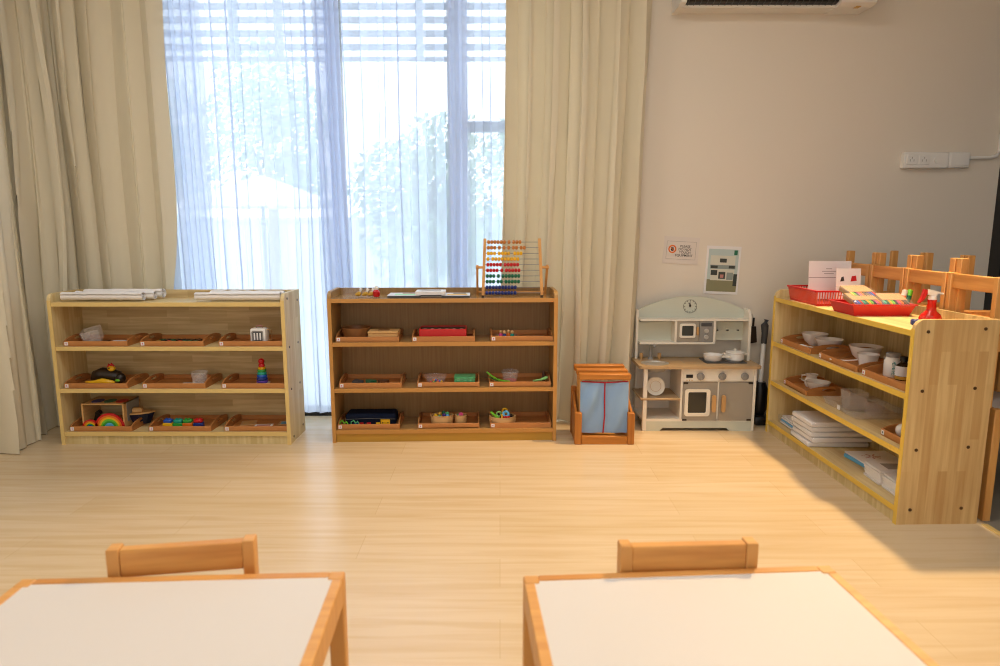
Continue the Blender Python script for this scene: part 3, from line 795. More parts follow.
# small figures in clear dish
x, y = onB(.035, .07)
cup('clear_dish', 'shallow clear dish with small figures in the upper right tray', 'dish', (x, y, ZB1), .045, .055, .02)
for dx, dy, m_, lab in ((-.03, .0, 'pink', 'small pink peg figure in the clear dish'), (-.012, -.02, 'dkblue', 'small dark blue peg figure in the clear dish'), (.010, .01, 'orange', 'small orange peg figure in the clear dish'), (.030, -.012, 'teal', 'small teal peg figure in the clear dish')):
    t = thing('peg_figure', lab, 'figure', (x+dx, y+dy, ZB1+.0025), 0, 'peg figures in the clear dish')
    B().lathe((0, 0, 0), [(.011, 0), (.013, .006), (.008, .026)], 12).done('body', m_, t); B().sphere((0, 0, .034), .010, 10).done('head', 'kraft', t)
x, y = onB(.18, .08)
t = thing('clear_pouch', 'flat clear pouch of paper strips in the upper right tray', 'pouch', (x, y, ZB1), .1)
B().box(-.06, -.035, 0, .06, .035, .008, .003).done('film', 'bag', t); B().box(-.05, -.025, .002, .04, .02, .006).done('strip', 'kraft', t)
# flat dark pieces
for i, (dx, m_, lab) in enumerate(((-.08, 'darkgrey', 'dark grey flat piece, leftmost in the middle row left tray'), (-.01, 'dkgreen', 'dark green flat piece in the middle row left tray'), (.06, 'brown', 'brown flat piece, rightmost in the middle row left tray'))):
    x, y = onB(-.69+dx, .09)
    o = B().prism([(.028*math.cos(a)*(1+.25*math.cos(3*a)), .028*math.sin(a)*(1+.25*math.cos(3*a))) for a in [2*PI*k_/18 for k_ in range(18)]], 'z', 0, .018).done('wooden_shape', m_, None, smooth=False)
    place(o, (x, y, ZB2), .3*i); tag(o, lab, 'toy', 'flat dark pieces')
# bead bowl
x, y = onB(-.347, .085)
t = thing('clear_bowl', 'oval clear plastic bowl of coloured beads on the centre tray', 'bowl', (x, y, ZB2), RB)
B().lathe((0, 0, 0), [(.040, 0), (.048, .02), (.056, .044), (.060, .046), (.057, .047), (.046, .02), (.037, .003)], 28, sx=1.05, sy=.8).done('bowl_wall', 'clear', t)
rnd = random.Random(9)
cs = ['red', 'yellow', 'blue', 'green', 'orange', 'pink']
for k_ in range(16):
    a = k_*2.4; r = .006+.0021*k_; o = B().sphere((0, 0, 0), .0075, 8).done('loose_bead', cs[k_ % 6], None)
    o.location = (x+r*.95*math.cos(a), y+r*.7*math.sin(a), ZB2+.0115+(.008 if k_ < 5 else 0)); tag(o, 'small coloured bead lying in the oval clear bowl', 'bead', 'beads in the oval clear bowl')
x, y = onB(-.19, .09)
t = thing('green_box', 'translucent green square box beside the bead bowl', 'box', (x, y, ZB2), RB)
B().box(-.056, -.045, 0, .056, .045, .038, .004).done('box_body', clear('green_clear_plastic', '#6cc487', .7), t)
b = B()
for i in range(3):
    for j in range(3): b.lathe((-.034+.034*i, -.0455, .010+.013*j), [(.004, -.004), (.010, 0), (.004, .004)], 10, sy=.2)
b.done('ribs', 'mint', t)
B().box(-.057, -.046, .038, .057, .046, .042, .002).done('lid', 'mint', t)
# green tweezers, clear cup with red filling
x, y = onB(.035, .02)
t = thing('green_tweezers', 'bright green curved tweezers propped over the middle right tray', 'tweezers', (x, y, ZB2), RB)
B().tube([(-.105, .03, .069), (-.085, .03, .052), (-.06, .03, .034), (-.03, .03, .022), (.02, .03, .016)], [.005, .009, .010, .008, .004], 8, ry=.004).done('upper_arm', 'lime', t)
B().tube([(-.09, .034, .040), (-.06, .036, .022), (-.03, .036, .012), (.02, .034, .009)], [.005, .007, .007, .004], 8, ry=.003).done('lower_arm', 'green', t)
x, y = onB(.055, .095)
cup('clear_cup', 'clear plastic cup with red filling in the middle right tray', 'cup', (x, y, ZB2), .036, .048, .066)
o = B().lathe((x, y, ZB2+.0025), [(.033, 0), (.036, .012), (.02, .018)], 20).done('red_pompoms', flat('red_fluff', '#b8574b', .9), None); tag(o, 'heap of red pompoms in the clear cup', 'pompoms')
x, y = onB(.215, .05)
t = thing('green_scoop', 'light green scoop lying at the right end of the middle right tray', 'scoop', (x, y, ZB2), .2)
B().tube([(-.035, 0, .022), (0, 0, .024), (.03, 0, .032), (.042, 0, .036)], [.003, .006, .009, .004], 8).done('scoop_arm', 'leafgreen', t); B().lathe((-.02, .02, 0), [(.012, 0), (.016, .018)], 12).done('scoop_cup', 'leafgreen', t)
o = B().tube([(0, 0, 0), (.004, 0, .03), (.0, 0, .055)], [.010, .012, .006], 10).done('brown_peg', 'brown', None); o.location = (*onB(.238, .13), ZB2); tag(o, 'brown peg standing behind the light green scoop', 'peg')
# navy case
x, y = onB(-.70, .12)
t = thing('zip_case', 'navy blue cloth case with a yellow patch, bottom left of beech shelf', 'case', (x, y, ZB3), RB)
B().box(-.135, -.07, 0, .135, .055, .066, .016, 3).done('case_body', fabric('navy_cloth', '#10182c'), t)
pt = B().box(.055, -.0725, .012, .105, -.0705, .038, .001).done('yellow_patch', 'yellow', t)
for dx in (.066, .094): B().box(dx-.003, -.0735, .017, dx+.003, -.0725, .022).done('patch_dot', 'darkbrown', pt)
b = B().tube([(-.135, -.073, .04), (0, -.074, .045), (.135, -.073, .04)], .002, 6).done('zip', 'darkgrey', t)
for dx, m_ in ((-.06, 'red'), (-.02, 'red'), (.03, 'yellow'), (-.09, 'dkblue')): B().box(dx, -.072, .012, dx+.022, -.0705, .022).done('print', m_, t)
for i, (x0, lab) in enumerate(((-.845, 'lime green cord loop at the left corner by the navy case'), (-.785, 'green cord loop in front of the navy case'))):
    x, y = onB(x0, .032)
    o = B().tube([(-.015, 0, .003), (-.012, .002, .030), (.0, .004, .038), (.012, .002, .022), (.022, 0, .034), (.030, 0, .020)], .0035, 6).done('cord_loop', 'lime' if i == 0 else 'mint', None); o.location = (x, y, ZB3); tag(o, lab, 'cord', 'green cords')
# oval basket and small pot with balls
def basket(name, label, x, y, r, h, sx, sy, mat='kraft', cat='basket'):
    t = thing(name, label, cat, (x, y, ZB3), RB)
    prof = []
    for k_ in range(9):
        z = h*k_/8; prof.append((r*(.90+.12*math.sin(PI*k_/10))+(.0012 if k_ % 2 else 0), z))
    prof += [(prof[-1][0]-.004, h), (r*.86, .006)]
    B().lathe((0, 0, 0), prof, 28, sx=sx, sy=sy).done('basket_wall', mat, t)
    B().tube([(r*1.0*sx*math.cos(a), r*1.0*sy*math.sin(a), h) for a in [2*PI*k_/24 for k_ in range(24)]], .003, 6, closed=True).done('rim', mat, t)
    return t
def ball(label, x, y, z, r, m_, grp, cat='ball'):
    o = B().sphere((0, 0, 0), r, 12).done('coloured_ball', m_, None); o.location = (x, y, z); tag(o, label, cat, grp)
x, y = onB(-.315, .07)
basket('oval_basket', 'oval pale wicker basket of coloured balls, bottom middle of beech shelf', x, y, .050, .054, 1.2, .8)
for dx, dy, dz, m_ in ((-.032, -.012, .040, 'yellow'), (-.012, .008, .046, 'gold'), (-.010, -.016, .034, 'teal'), (.008, .010, .050, 'dkgreen'), (.012, -.010, .042, 'purple'), (.028, .010, .046, 'mint'), (.032, -.012, .038, 'skyblue'), (.0, .022, .036, 'yellow')):
    ball({'gold': 'gold', 'dkgreen': 'dark green', 'mint': 'mint green', 'skyblue': 'sky blue'}.get(m_, m_)+(' ball at the back' if dy > .02 else ' ball')+' in the oval wicker basket', x+dx, y+dy, ZB3+dz+.013, .0105, m_, 'balls in the oval basket')
x, y = onB(-.213, .07)
basket('round_basket', 'small round wicker pot with a pink ball beside the oval basket', x, y, .030, .054, 1, 1)
ball('pink ball on top of the small round wicker pot', x, y, ZB3+.053, .014, 'pink', None)
ball('teal ball behind the pink one in the small round pot', x-.012, y+.013, ZB3+.046, .010, 'teal', None)
# basket with mixed toys
x, y = onB(.014, .075)
basket('toy_basket', 'wicker basket of mixed bright toys, bottom right of beech shelf', x, y, .066, .045, 1.08, .85)
def ringtoy(label, c_, R, r, m_, rot):
    o = B().tube([(R*math.cos(a), R*math.sin(a), 0) for a in [2*PI*k_/20 for k_ in range(20)]], r, 8, closed=True).done('ring_toy', m_, None)
    o.location = c_; o.rotation_euler = rot; tag(o, label, 'ring', 'rings in the toy basket')
ringtoy('sky blue ring on top of the toy basket', (x+.018, y-.028, ZB3+.062), .014, .007, 'skyblue', (1.2, 0, 0))
ringtoy('yellow ring at the top of the toy basket', (x+.012, y-.005, ZB3+.073), .013, .005, 'yellow', (.9, .2, 0))
ringtoy('light green ring at the left of the toy basket', (x-.02, y-.02, ZB3+.060), .013, .004, 'leafgreen', (1.3, 0, .3))
o = B().tube([(-.030, 0, .026), (0, 0, 0), (.025, 0, -.022)], [.006, .007, .006], 8).done('green_stick', 'lime', None); o.location = (x-.035, y-.038, ZB3+.052); tag(o, 'bright green stick slanting out of the toy basket', 'stick')
o = B().box(-.02, -.012, -.012, .02, .012, .012, .004).done('red_block', 'red', None); o.location = (x+.020, y-.030, ZB3+.042); tag(o, 'red block under the blue ring in the toy basket', 'block')
for dx, dy, lab in ((.042, -.008, 'black ball at the right of the toy basket'), (-.028, .012, 'black ball at the back left of the toy basket'), (-.002, -.03, 'black ball below the yellow ring in the toy basket')):
    ball(lab, x+dx, y+dy, ZB3+.045, .014, 'black', 'black balls in the toy basket')
o = B().box(-.004, -.006, -.02, .004, .006, .02, .002).done('yellow_peg', 'yellow', None); o.location = (x-.004, y-.045, ZB3+.047); tag(o, 'yellow peg upright in the front of the toy basket', 'peg')

# ------------------------------------------------------------------ cloth bin
bn = thing('cloth_bin', 'orange pine toy bin with slatted top and blue-grey cloth front', 'bin', (.551, 3.385, 0))
hw = .157
for sgn in (-1, 1):
    B().box(sgn*hw, 0, 0, sgn*(hw-.036), .030, .173, .003).done('front_post', 'bin_v', bn)
    pts = [(.03, 0), (.03, .160), (.235, .255), (.235, 0)]
    B().prism(pts, 'x', sgn*(hw-.004), sgn*(hw-.016)).done('side_panel', 'bin_v', bn, smooth=False)
    B().box(sgn*hw, .205, 0, sgn*(hw-.03), .235, .265, .003).done('back_post', 'bin_v', bn)
    for yy in (.040, .150):
        B().box(sgn*.118, yy, .01, sgn*.132, yy+.022, .345).done('upright', 'latt_v', bn)
B().box(-hw+.036, .004, 0, hw-.036, .024, .045, .003).done('front_rail', 'bin', bn)
B().box(-hw+.016, .024, .02, hw-.016, .235, .034).done('bottom_board', 'latt', bn, smooth=False)
B().box(-hw+.03, .215, .02, hw-.03, .230, .25).done('back_board', 'bin', bn, smooth=False)
for yy, xx, zz in ((.022, 0.0, .345), (.085, -.006, .356), (.150, -.012, .366)):
    B().box(-.136+xx, yy, zz, .136+xx, yy+.05, zz+.030, .004).done('slat', 'bin', bn)
# cloth bag hung in front: two panels with red seam, soft folds
def cloth_panel(x0, x1, seed):
    N, M_ = 16, 20; rnd = random.Random(seed); vs = []; fs = []
    p1, p2 = rnd.uniform(0, 6), rnd.uniform(0, 6)
    for layer in (0, .003):
        for j in range(M_+1):
            for i in range(N+1):
                u, v = i/N, j/M_
                x = x0+(x1-x0)*u; z = .332-.277*v
                y = .036+.010*math.sin(PI*v)*math.sin(PI*u)*math.sin(5*u+4*v+p1)+.005*math.sin(9*v+7*u+p2)*math.sin(PI*u)-.006*math.sin(PI*v)
                vs.append((x, y+layer, z))
    n = (N+1)*(M_+1)
    for j in range(M_):
        for i in range(N):
            a = j*(N+1)+i; q = (a, a+1, a+N+2, a+N+1); fs.append(q); fs.append(tuple(n+k_ for k_ in q[::-1]))
    edge = [i for i in range(N+1)]+[j*(N+1)+N for j in range(1, M_+1)]+[M_*(N+1)+i for i in range(N-1, -1, -1)]+[j*(N+1) for j in range(M_-1, 0, -1)]
    for a, b_ in zip(edge, edge[1:]+edge[:1]): fs.append((a, b_, n+b_, n+a))
    return B().add(vs, fs)
bag = cloth_panel(-.128, -.001, 1)
bag.add(*(lambda q: (q.V, q.F))(cloth_panel(.001, .126, 2)))
bg = bag.done('cloth_bag', 'blue_cloth', bn)
B().tube([(0, .030, .332), (-.001, .026, .25), (.001, .024, .15), (-.004, .030, .055)], .004, 6).done('red_seam', 'red_cloth', bg)
B().tube([(-.12, .036, .334), (0, .032, .329), (.12, .036, .334)], .004, 6).done('red_trim', 'red_cloth', bg)

# ------------------------------------------------------------------ toy kitchen
K = thing('toy_kitchen', 'cream and taupe wooden toy kitchen with arched clock panel', 'toy kitchen', (1.111, 3.625, 0))
B().box(-.311, 0, 0, -.288, .022, .36, .002).done('front_post', 'cream', K)
B().box(-.311, .225, 0, -.288, .247, .36, .002).done('back_post', 'cream', K)
B().box(.302, 0, 0, .318, .245, .36, .002).done('side_panel', 'cream', K)
B().box(-.102, .002, .068, -.091, .245, .36).done('divider', 'cream', K, smooth=False)
B().box(-.288, .238, .058, .302, .246, .36).done('back_panel', 'cream', K, smooth=False)
B().box(-.311, .004, .055, .302, .245, .068).done('bottom_board', 'cream', K, smooth=False)
B().prism([(-.288, 0), (-.21, 0), (-.195, .016), (.165, .016), (.18, 0), (.302, 0), (.302, .055), (-.288, .055)], 'y', .003, .014).done('toe_board', 'sage', K, smooth=False)
B().box(-.326, -.004, .178, -.102, .238, .190, .003).done('open_shelf', 'counter', K)
ct = B().prism(rrect(-.338, -.022, .338, .25, .02), 'z', .360, .376).done('countertop', 'counter', K, smooth=False)
B().box(-.07, .06, .3762, -.066, .20, .3766).box(-.07, .06, .3762, .03, .063, .3766).done('groove', 'taupe', ct, smooth=False)
cp = B().box(-.091, .002, .284, .302, .016, .358, .002).done('control_panel', 'cream', K)
B().box(-.075, -.0005, .306, -.037, .002, .325, .001).done('display', 'black', cp)
for i in range(3): B().cyl((-.070+i*.014, -.001, .293), (-.070+i*.014, .002, .293), .003, n=8).done('button', 'gold', cp)
for x in (.004, .125, .250):
    kb = B(); kb.T = Matrix.Translation((x, .002, .315)) @ Matrix.Rotation(PI/2, 4, 'X')
    kb.lathe((0, 0, 0), [(.021, 0), (.021, .010), (.017, .014)], 20).box(-.004, -.018, .012, .004, .018, .020, .001)
    kb.done('knob', 'greyplastic', cp)
od = B().frame([(-.088, .060), (.103, .060), (.103, .281), (-.088, .281)], [(-.062, .103), (.043, .103), (.043, .227), (-.062, .227)], 'y', .001, .013).done('oven_door', 'taupe', K, smooth=False)
B().frame(rrect(-.078, .087, .063, .243, .016), rrect(-.060, .105, .043, .226, .008), 'y', -.006, .001).done('window_frame', 'cream', od)
B().box(-.062, .004, .103, .043, .008, .227).done('oven_glass', flat('oven_glass', '#35342f', .12), od, smooth=False)
def vhandle(parent, x, z0, z1):
    B().prism(rrect(x-.011, z0, x+.011, z1, .010), 'y', -.024, -.014).box(x-.006, -.015, z0+.012, x+.006, .001, z0+.026).box(x-.006, -.015, z1-.026, x+.006, .001, z1-.012).done('handle', 'handle', parent)
vhandle(od, .080, .115, .212)
B().box(.1035, .004, .060, .1125, .016, .284).done('center_stile', 'cream', K, smooth=False)
rd = B().box(.113, .001, .060, .300, .013, .281, .001).done('cupboard_door', 'taupe', K)
vhandle(rd, .134, .115, .212)
for p_, x, z in ((od, -.075, .277), (od, -.075, .066), (rd, .286, .277), (rd, .286, .066)): B().box(x-.012, -.002, z-.006, x+.012, .002, z+.004).done('hinge', 'darkbrown', p_)
# sink and taps
sk = B().lathe((-.237, .065, .376), [(.078, .0005), (.078, .004), (.066, .004), (.052, -.035), (.02, -.042)], 28, sx=1, sy=.85).done('sink', 'steel', K)
B().lathe((-.237, .065, .33), [(.02, -.004), (.058, .004), (.068, .028)], 20, cap=False, sy=.85).done('sink_bowl', 'greyplastic', sk)
fb = B().lathe((-.235, .185, .376), [(.018, 0), (.014, .01), (.011, .012)], 16).tube([(-.235, .185, .38), (-.235, .185, .455), (-.233, .175, .468), (-.225, .150, .468), (-.222, .143, .455)], .0095, 10).done('faucet', 'greyplastic', K)
for x in (-.290, -.185): B().lathe((x, .185, .376), [(.008, 0), (.008, .012), (.011, .014), (.010, .036)], 14).done('tap', 'handle', K)
# hob
hb = B().prism(rrect(.050, .055, .285, .205, .012), 'z', .3762, .379).done('hob', 'darkgrey', K, smooth=False)
for x in (.108, .225):
    B().lathe((x, .125, .379), [(.048, 0), (.048, .004), (.03, .005)], 24).done('burner', 'greyplastic', hb)
# hutch
wing = [(.135, .376), (.135, .60)]+[(.135+.05*(1-math.cos(a)), .60+.07*math.sin(a)) for a in (PI/8, PI/4, 3*PI/8, PI/2)]+[(.246, .67), (.246, .376)]
for sgn in (1,): B().prism(wing, 'x', sgn*.308, sgn*.322).done('hutch_side', 'cream', K, smooth=False)
arch = [(-.308, .59), (.308, .59)]+[(x, .738-.078*(x/.308)**2) for x in [.308-.616*k_/24 for k_ in range(25)]]
bp = B().prism(arch, 'y', .226, .240).done('arched_panel', 'sage', K, smooth=False)
B().box(-.308, .226, .470, .123, .240, .60).done('cell_back', 'sage', K, smooth=False)
B().box(-.308, .145, .470, .123, .226, .482, .001).done('lower_shelf', 'cream', K); B().box(-.308, .145, .604, .308, .226, .615, .001).done('upper_shelf', 'cream', K)
for x in (-.104, .118): B().box(x-.006, .147, .482, x+.006, .226, .604).done('shelf_divider', 'cream', K, smooth=False)
B().prism([(.200, .376), (.200, .66), (.246, .66), (.246, .376)], 'x', -.322, -.308).done('hutch_side', 'cream', K, smooth=False)
pg = B().box(.124, .226, .482, .308, .238, .604).done('peg_panel', 'sage', K, smooth=False)
for x in (.155, .215, .275): B().cyl((x, .226, .54), (x, .205, .543), .004, n=8).done('hook', 'darkbrown', pg)
# microwave (fixed to the hutch)
mw = B().box(-.098, .150, .483, .030, .224, .603, .002).done('microwave', 'taupe', K)
B().frame(rrect(-.082, .508, .008, .590, .010), rrect(-.070, .520, -.004, .578, .006), 'y', .143, .150).done('window_frame', 'cream', mw)
B().box(-.072, .146, .518, -.002, .1498, .580).done('oven_glass', flat('microwave_glass', '#3f413f', .15), mw, smooth=False)
B().box(.014, .135, .525, .026, .150, .572, .003).done('handle', 'handle', mw)
mp = B().box(.032, .150, .483, .111, .224, .603, .002).done('microwave_panel', 'greyplastic', K)
B().box(.040, .147, .574, .102, .150, .594, .002).done('display', 'darkgrey', mp)
for z in (.548, .512):
    kb = B(); kb.T = Matrix.Translation((.071, .150, z)) @ Matrix.Rotation(PI/2, 4, 'X'); kb.lathe((0, 0, 0), [(.013, 0), (.013, .008), (.010, .011)], 16).done('knob', 'steel', mp)
# clock face
ck = B(); ck.T = Matrix.Translation((-.007, .226, .680)) @ Matrix.Rotation(PI/2, 4, 'X')
ck.lathe((0, 0, 0), [(.040, 0), (.040, .002)], 32); ckf = ck.done('clock_face', 'sage', K)
ck = B(); ck.T = Matrix.Translation((-.007, .2235, .680)) @ Matrix.Rotation(PI/2, 4, 'X')
ck.tube([(.0385*math.cos(a), .0385*math.sin(a), 0) for a in [2*PI*k_/40 for k_ in range(40)]], .0012, 4, closed=True)
for k_ in range(12):
    a = 2*PI*k_/12; ck.cyl((.029*math.cos(a), .029*math.sin(a), .0003), (.036*math.cos(a), .036*math.sin(a), .0003), .0016, n=4)
ck.done('clock_marks', 'ink', ckf)
b = B(); b.T = Matrix.Translation((-.007, .223, .680)) @ Matrix.Rotation(PI/2, 4, 'X')
b.prism([(-.002, -.004), (.003, -.004), (.002, .029)], 'z', 0, .001).prism([(.0, .004), (-.012, .020), (-.006, .023), (.004, .0)], 'z', 0, .001).sphere((0, .004, 0), .006, 10, (1.1, 1.4, .2)); b.done('clock_hands', 'ink', ckf)
# loose kitchen things
t = thing('toy_plate', 'round cream toy plate standing on the open kitchen shelf', 'plate', (.884, 3.685, .190))
b = B(); b.T = Matrix.Translation((0, .012, .052)) @ Matrix.Rotation(math.radians(80), 4, 'X')
b.lathe((0, 0, 0), [(.030, 0), (.050, .006), (.052, .009), (.034, .005), (.030, .004)], 32); b.done('plate_disc', 'cream', t)
b = B(); b.T = Matrix.Translation((0, .012, .052)) @ Matrix.Rotation(math.radians(80), 4, 'X')
b.tube([(.030*math.cos(a), .030*math.sin(a), .0055) for a in [2*PI*k_/28 for k_ in range(28)]], .0012, 4, closed=True).done('plate_ring', 'kraft', t)
t = thing('toy_pan', 'white toy frying pan on the left burner of the toy kitchen', 'pan', (1.215, 3.74, .3845))
B().lathe((0, 0, 0), [(.042, 0), (.050, .008), (.054, .034), (.051, .034), (.046, .010), (.03, .006)], 28).done('pan_body', 'ceramic', t)
B().tube([(.045, -.022, .024), (.066, -.034, .026), (.085, -.046, .026)], .008, 8).done('handle', 'cream', t)
t = thing('toy_pot', 'white lidded toy pot on the right burner of the toy kitchen', 'pot', (1.344, 3.75, .3845))
B().lathe((0, 0, 0), [(.044, 0), (.050, .004), (.050, .040), (.053, .042)], 28).done('pot_body', 'ceramic', t)
ld = B().lathe((0, 0, .0425), [(.052, 0), (.052, .004), (.03, .010), (.008, .012)], 28).done('lid', 'ceramic', t)
B().lathe((0, 0, .054), [(.006, 0), (.009, .006), (.004, .010)], 14).done('lid_knob', 'cream', ld)
for sgn in (-1, 1): B().tube([(sgn*.048, -.012, .032), (sgn*.064, -.008, .034), (sgn*.064, .008, .034), (sgn*.048, .012, .032)], .006, 8).done('handle', 'cream', t)
# vacuum in the gap
v = thing('stick_vacuum', 'silver tubed stick vacuum leaning between toy kitchen and right shelf', 'vacuum cleaner', (1.525, 3.79, 0))
B().box(-.055, -.07, 0, .04, .05, .055, .015, 2).done('floor_head', 'black', v)
B().lathe((-.01, 0, .055), [(.03, 0), (.045, .03), (.045, .15), (.03, .19)], 18).done('dust_tank', 'black', v)
B().cyl((-.008, 0, .24), (.018, .055, .47), .0135, n=14).done('tube', 'white', v)
B().tube([(.018, .055, .46), (.024, .062, .52), (.020, .06, .57), (.030, .065, .60)], [.016, .018, .022, .014], 12).done('handle', 'darkgrey', v)
dp = thing('dustpan', 'small dark dustpan hanging on the wall beside the vacuum', 'dustpan', (1.495, YW-.0125, .45))
B().prism([(-.028, 0), (.028, .01), (.018, .105), (-.010, .105)], 'y', -.012, .012).done('pan', 'darkbrown', dp, smooth=False)
B().tube([(.004, 0, .10), (.006, 0, .155)], .006, 8).done('handle', 'darkbrown', dp)
B().tube([(.006, 0, .152), (.0, .0, .17), (-.012, .010, .175)], .003, 6).done('hook_loop', 'steel', dp)

# ------------------------------------------------------------------ things on the right shelf
def bowl(label, x, y, z, r, h, grp='white bowls on the right shelf'):
    t = thing('white_bowl', label, 'bowl', (x, y, z), 0, grp)
    B().lathe((0, 0, 0), [(r*.42, 0), (r*.45, .004), (r*.75, h*.35), (r, h), (r-.003, h), (r*.70, h*.38), (r*.3, .008)], 28).done('bowl_wall', 'ceramic', t)
    return t
ZC1, ZC2, ZC3 = .5215, .3015, .068
bowl('white bowl at the back of the far tray on the right shelf', 1.66, 3.47, ZC1, .066, .062)
bowl('white bowl at the near side of the far tray on the right shelf', 1.665, 3.325, ZC1, .068, .056)
t = bowl('white bowl with brown grain in the middle tray of the right shelf', 1.70, 3.05, ZC1, .072, .070)
o = B().lathe((1.70, 3.05, ZC1+.045), [(.050, 0), (.058, .010), (.02, .016)], 20).done('brown_grain', flat('brown_grain', '#8a5a33', .9), None); tag(o, 'heap of brown grain filling a white bowl', 'grain'); o['kind'] = 'stuff'
cup('white_cup', 'small white cup in front of the grain bowl in the middle tray', 'cup', (1.645, 2.925, ZC1), .034, .044, .056, 'ceramic', t=.003, group='white cups on the right shelf')
cup('white_cup', 'small white cup at the near back corner of the middle tray, behind the pill jar', 'cup', (1.725, 2.865, ZC1), .030, .038, .052, 'ceramic', t=.003, group='white cups on the right shelf')
t = thing('white_spoon', 'white spoon lying in front of the grain bowl', 'spoon', (1.60, 3.0, ZC1), -.6)
B().tube([(-.05, 0, .006), (0, 0, .010), (.05, 0, .022)], [.004, .003, .003], 8).done('spoon_handle', 'ceramic', t); B().sphere((-.062, 0, .009), .016, 12, (1.25, .9, .35)).done('spoon_head', 'ceramic', t)
t = thing('white_spoon', 'white spoon lying in the far tray below the bowls', 'spoon', (1.585, 3.36, ZC1), -1.4)
B().tube([(-.05, 0, .006), (0, 0, .008), (.04, 0, .012)], [.004, .003, .003], 8).done('spoon_handle', 'ceramic', t); B().sphere((-.062, 0, .007), .014, 12, (1.25, .9, .35)).done('spoon_head', 'ceramic', t)
t = thing('pill_jar', 'white pill jar with teal lettering and grey lid', 'jar', (1.635, 2.722, ZC1))
B().lathe((0, 0, 0), [(.030, 0), (.033, .004), (.033, .066), (.026, .080), (.024, .084)], 24).done('jar_body', 'ceramic', t)
B().lathe((0, 0, .083), [(.028, 0), (.028, .014), (.025, .016)], 24).done('lid', 'greyplastic', t)
lb = B()
for i in range(3):      # three teal characters one below the other, on the jar's curve
    zc = .058-.020*i
    for (u0, z0, u1, z1) in ((-.006, .007, .006, .009), (-.007, .001, .007, .003), (-.001, -.007, .001, .009), (-.006, -.007, -.004, .001), (.004, -.007, .006, .001)):
        pts = []
        for (u, z) in ((u0, z0), (u1, z0), (u1, z1), (u0, z1)):
            a = -1.95+u/.0335
            pts.append((.0335*math.cos(a), .0335*math.sin(a), zc+z))
        outer = [(p[0]*1.015, p[1]*1.015, p[2]) for p in pts]
        lb.add(pts+outer, [(0, 1, 2, 3), (4, 7, 6, 5), (0, 4, 5, 1), (1, 5, 6, 2), (2, 6, 7, 3), (3, 7, 4, 0)])
lb.done('teal_lettering', flat('teal_print', '#2a8a86', .5), t, smooth=False)
t = thing('brown_bottle', 'small dark bottle with white label beside the pill jar', 'bottle', (1.640, 2.656, ZC1))
B().lathe((0, 0, 0), [(.027, 0), (.028, .004), (.028, .058), (.012, .072), (.012, .078)], 22).done('bottle_body', flat('brown_glass', '#1c130d', .12), t)
B().lathe((0, 0, .018), [(.0284, 0), (.0284, .040)], 22, cap=False).done('label_band', 'paper', t); B().lathe((0, 0, .004), [(.0284, 0), (.0284, .013)], 22, cap=False).done('gold_band', 'gold', t)
B().lathe((0, 0, .078), [(.015, 0), (.015, .016), (.013, .018)], 18).done('cap', 'black', t)
t = thing('milk_jug', 'small white milk jug with handle, second row of right shelf', 'jug', (1.645, 3.44, ZC2))
B().lathe((0, 0, 0), [(.026, 0), (.034, .018), (.032, .038), (.025, .052), (.032, .068), (.029, .068), (.022, .052), (.02, .02)], 22).done('jug_body', 'ceramic', t)
B().tube([(-.022, .022, .058), (-.036, .034, .055), (-.036, .034, .030), (-.022, .022, .024)], .004, 8).done('handle', 'ceramic', t)
B().prism([(-.010, 0), (.010, 0), (0, .018)], 'z', .060, .068).done('spout', 'ceramic', t)
bowl('white bowl in front of the milk jug, second row of right shelf', 1.635, 3.345, ZC2, .060, .050)
# clear plastic tray with clear boxes
t = thing('clear_tray', 'clear frosted plastic tray with two clear cups on it', 'tray', (1.575, 3.02, .2955))
w0, w1 = [(0, -.165), (.225, -.165), (.225, .115), (0, .115)], [(-.012, -.178), (.238, -.178), (.238, .128), (-.012, .128)]
vs = [(x, y, 0) for x, y in w0]+[(x, y, .032) for x, y in w1]+[(x*1.0+(.006 if x < .1 else -.006), y+(.006 if y < 0 else -.006), .032) for x, y in w1]+[(x+(.003 if x < .1 else -.003), y+(.003 if y < 0 else -.003), .003) for x, y in w0]
fs = [(0, 1, 2, 3), (12, 13, 14, 15)]
for o_ in (0, 4, 8): fs += [(o_+i, o_+(i+1) % 4, o_+4+(i+1) % 4, o_+4+i) for i in range(4)]
B().add(vs, fs).done('tray_body', 'milky', t, smooth=False)
B().box(-.012, -.04, .008, -.0075, -.020, .028).done('sticker', 'paper', t, smooth=False)
cup('clear_cup', 'tall clear cup at the far side of the clear tray', 'cup', (1.65, 3.02, .2995), .036, .044, .085, 'milky', square=True, group='clear cups on the clear tray')
cup('clear_cup', 'low clear cup at the near side of the clear tray', 'cup', (1.69, 2.92, .2995), .036, .046, .060, 'clear', group='clear cups on the clear tray')
o = B().sphere((1.62, 2.585, .2955+.034), .028, 18).done('white_ball', 'ceramic', None); tag(o, 'white ball in the small tray at the near end of the right shelf', 'ball')
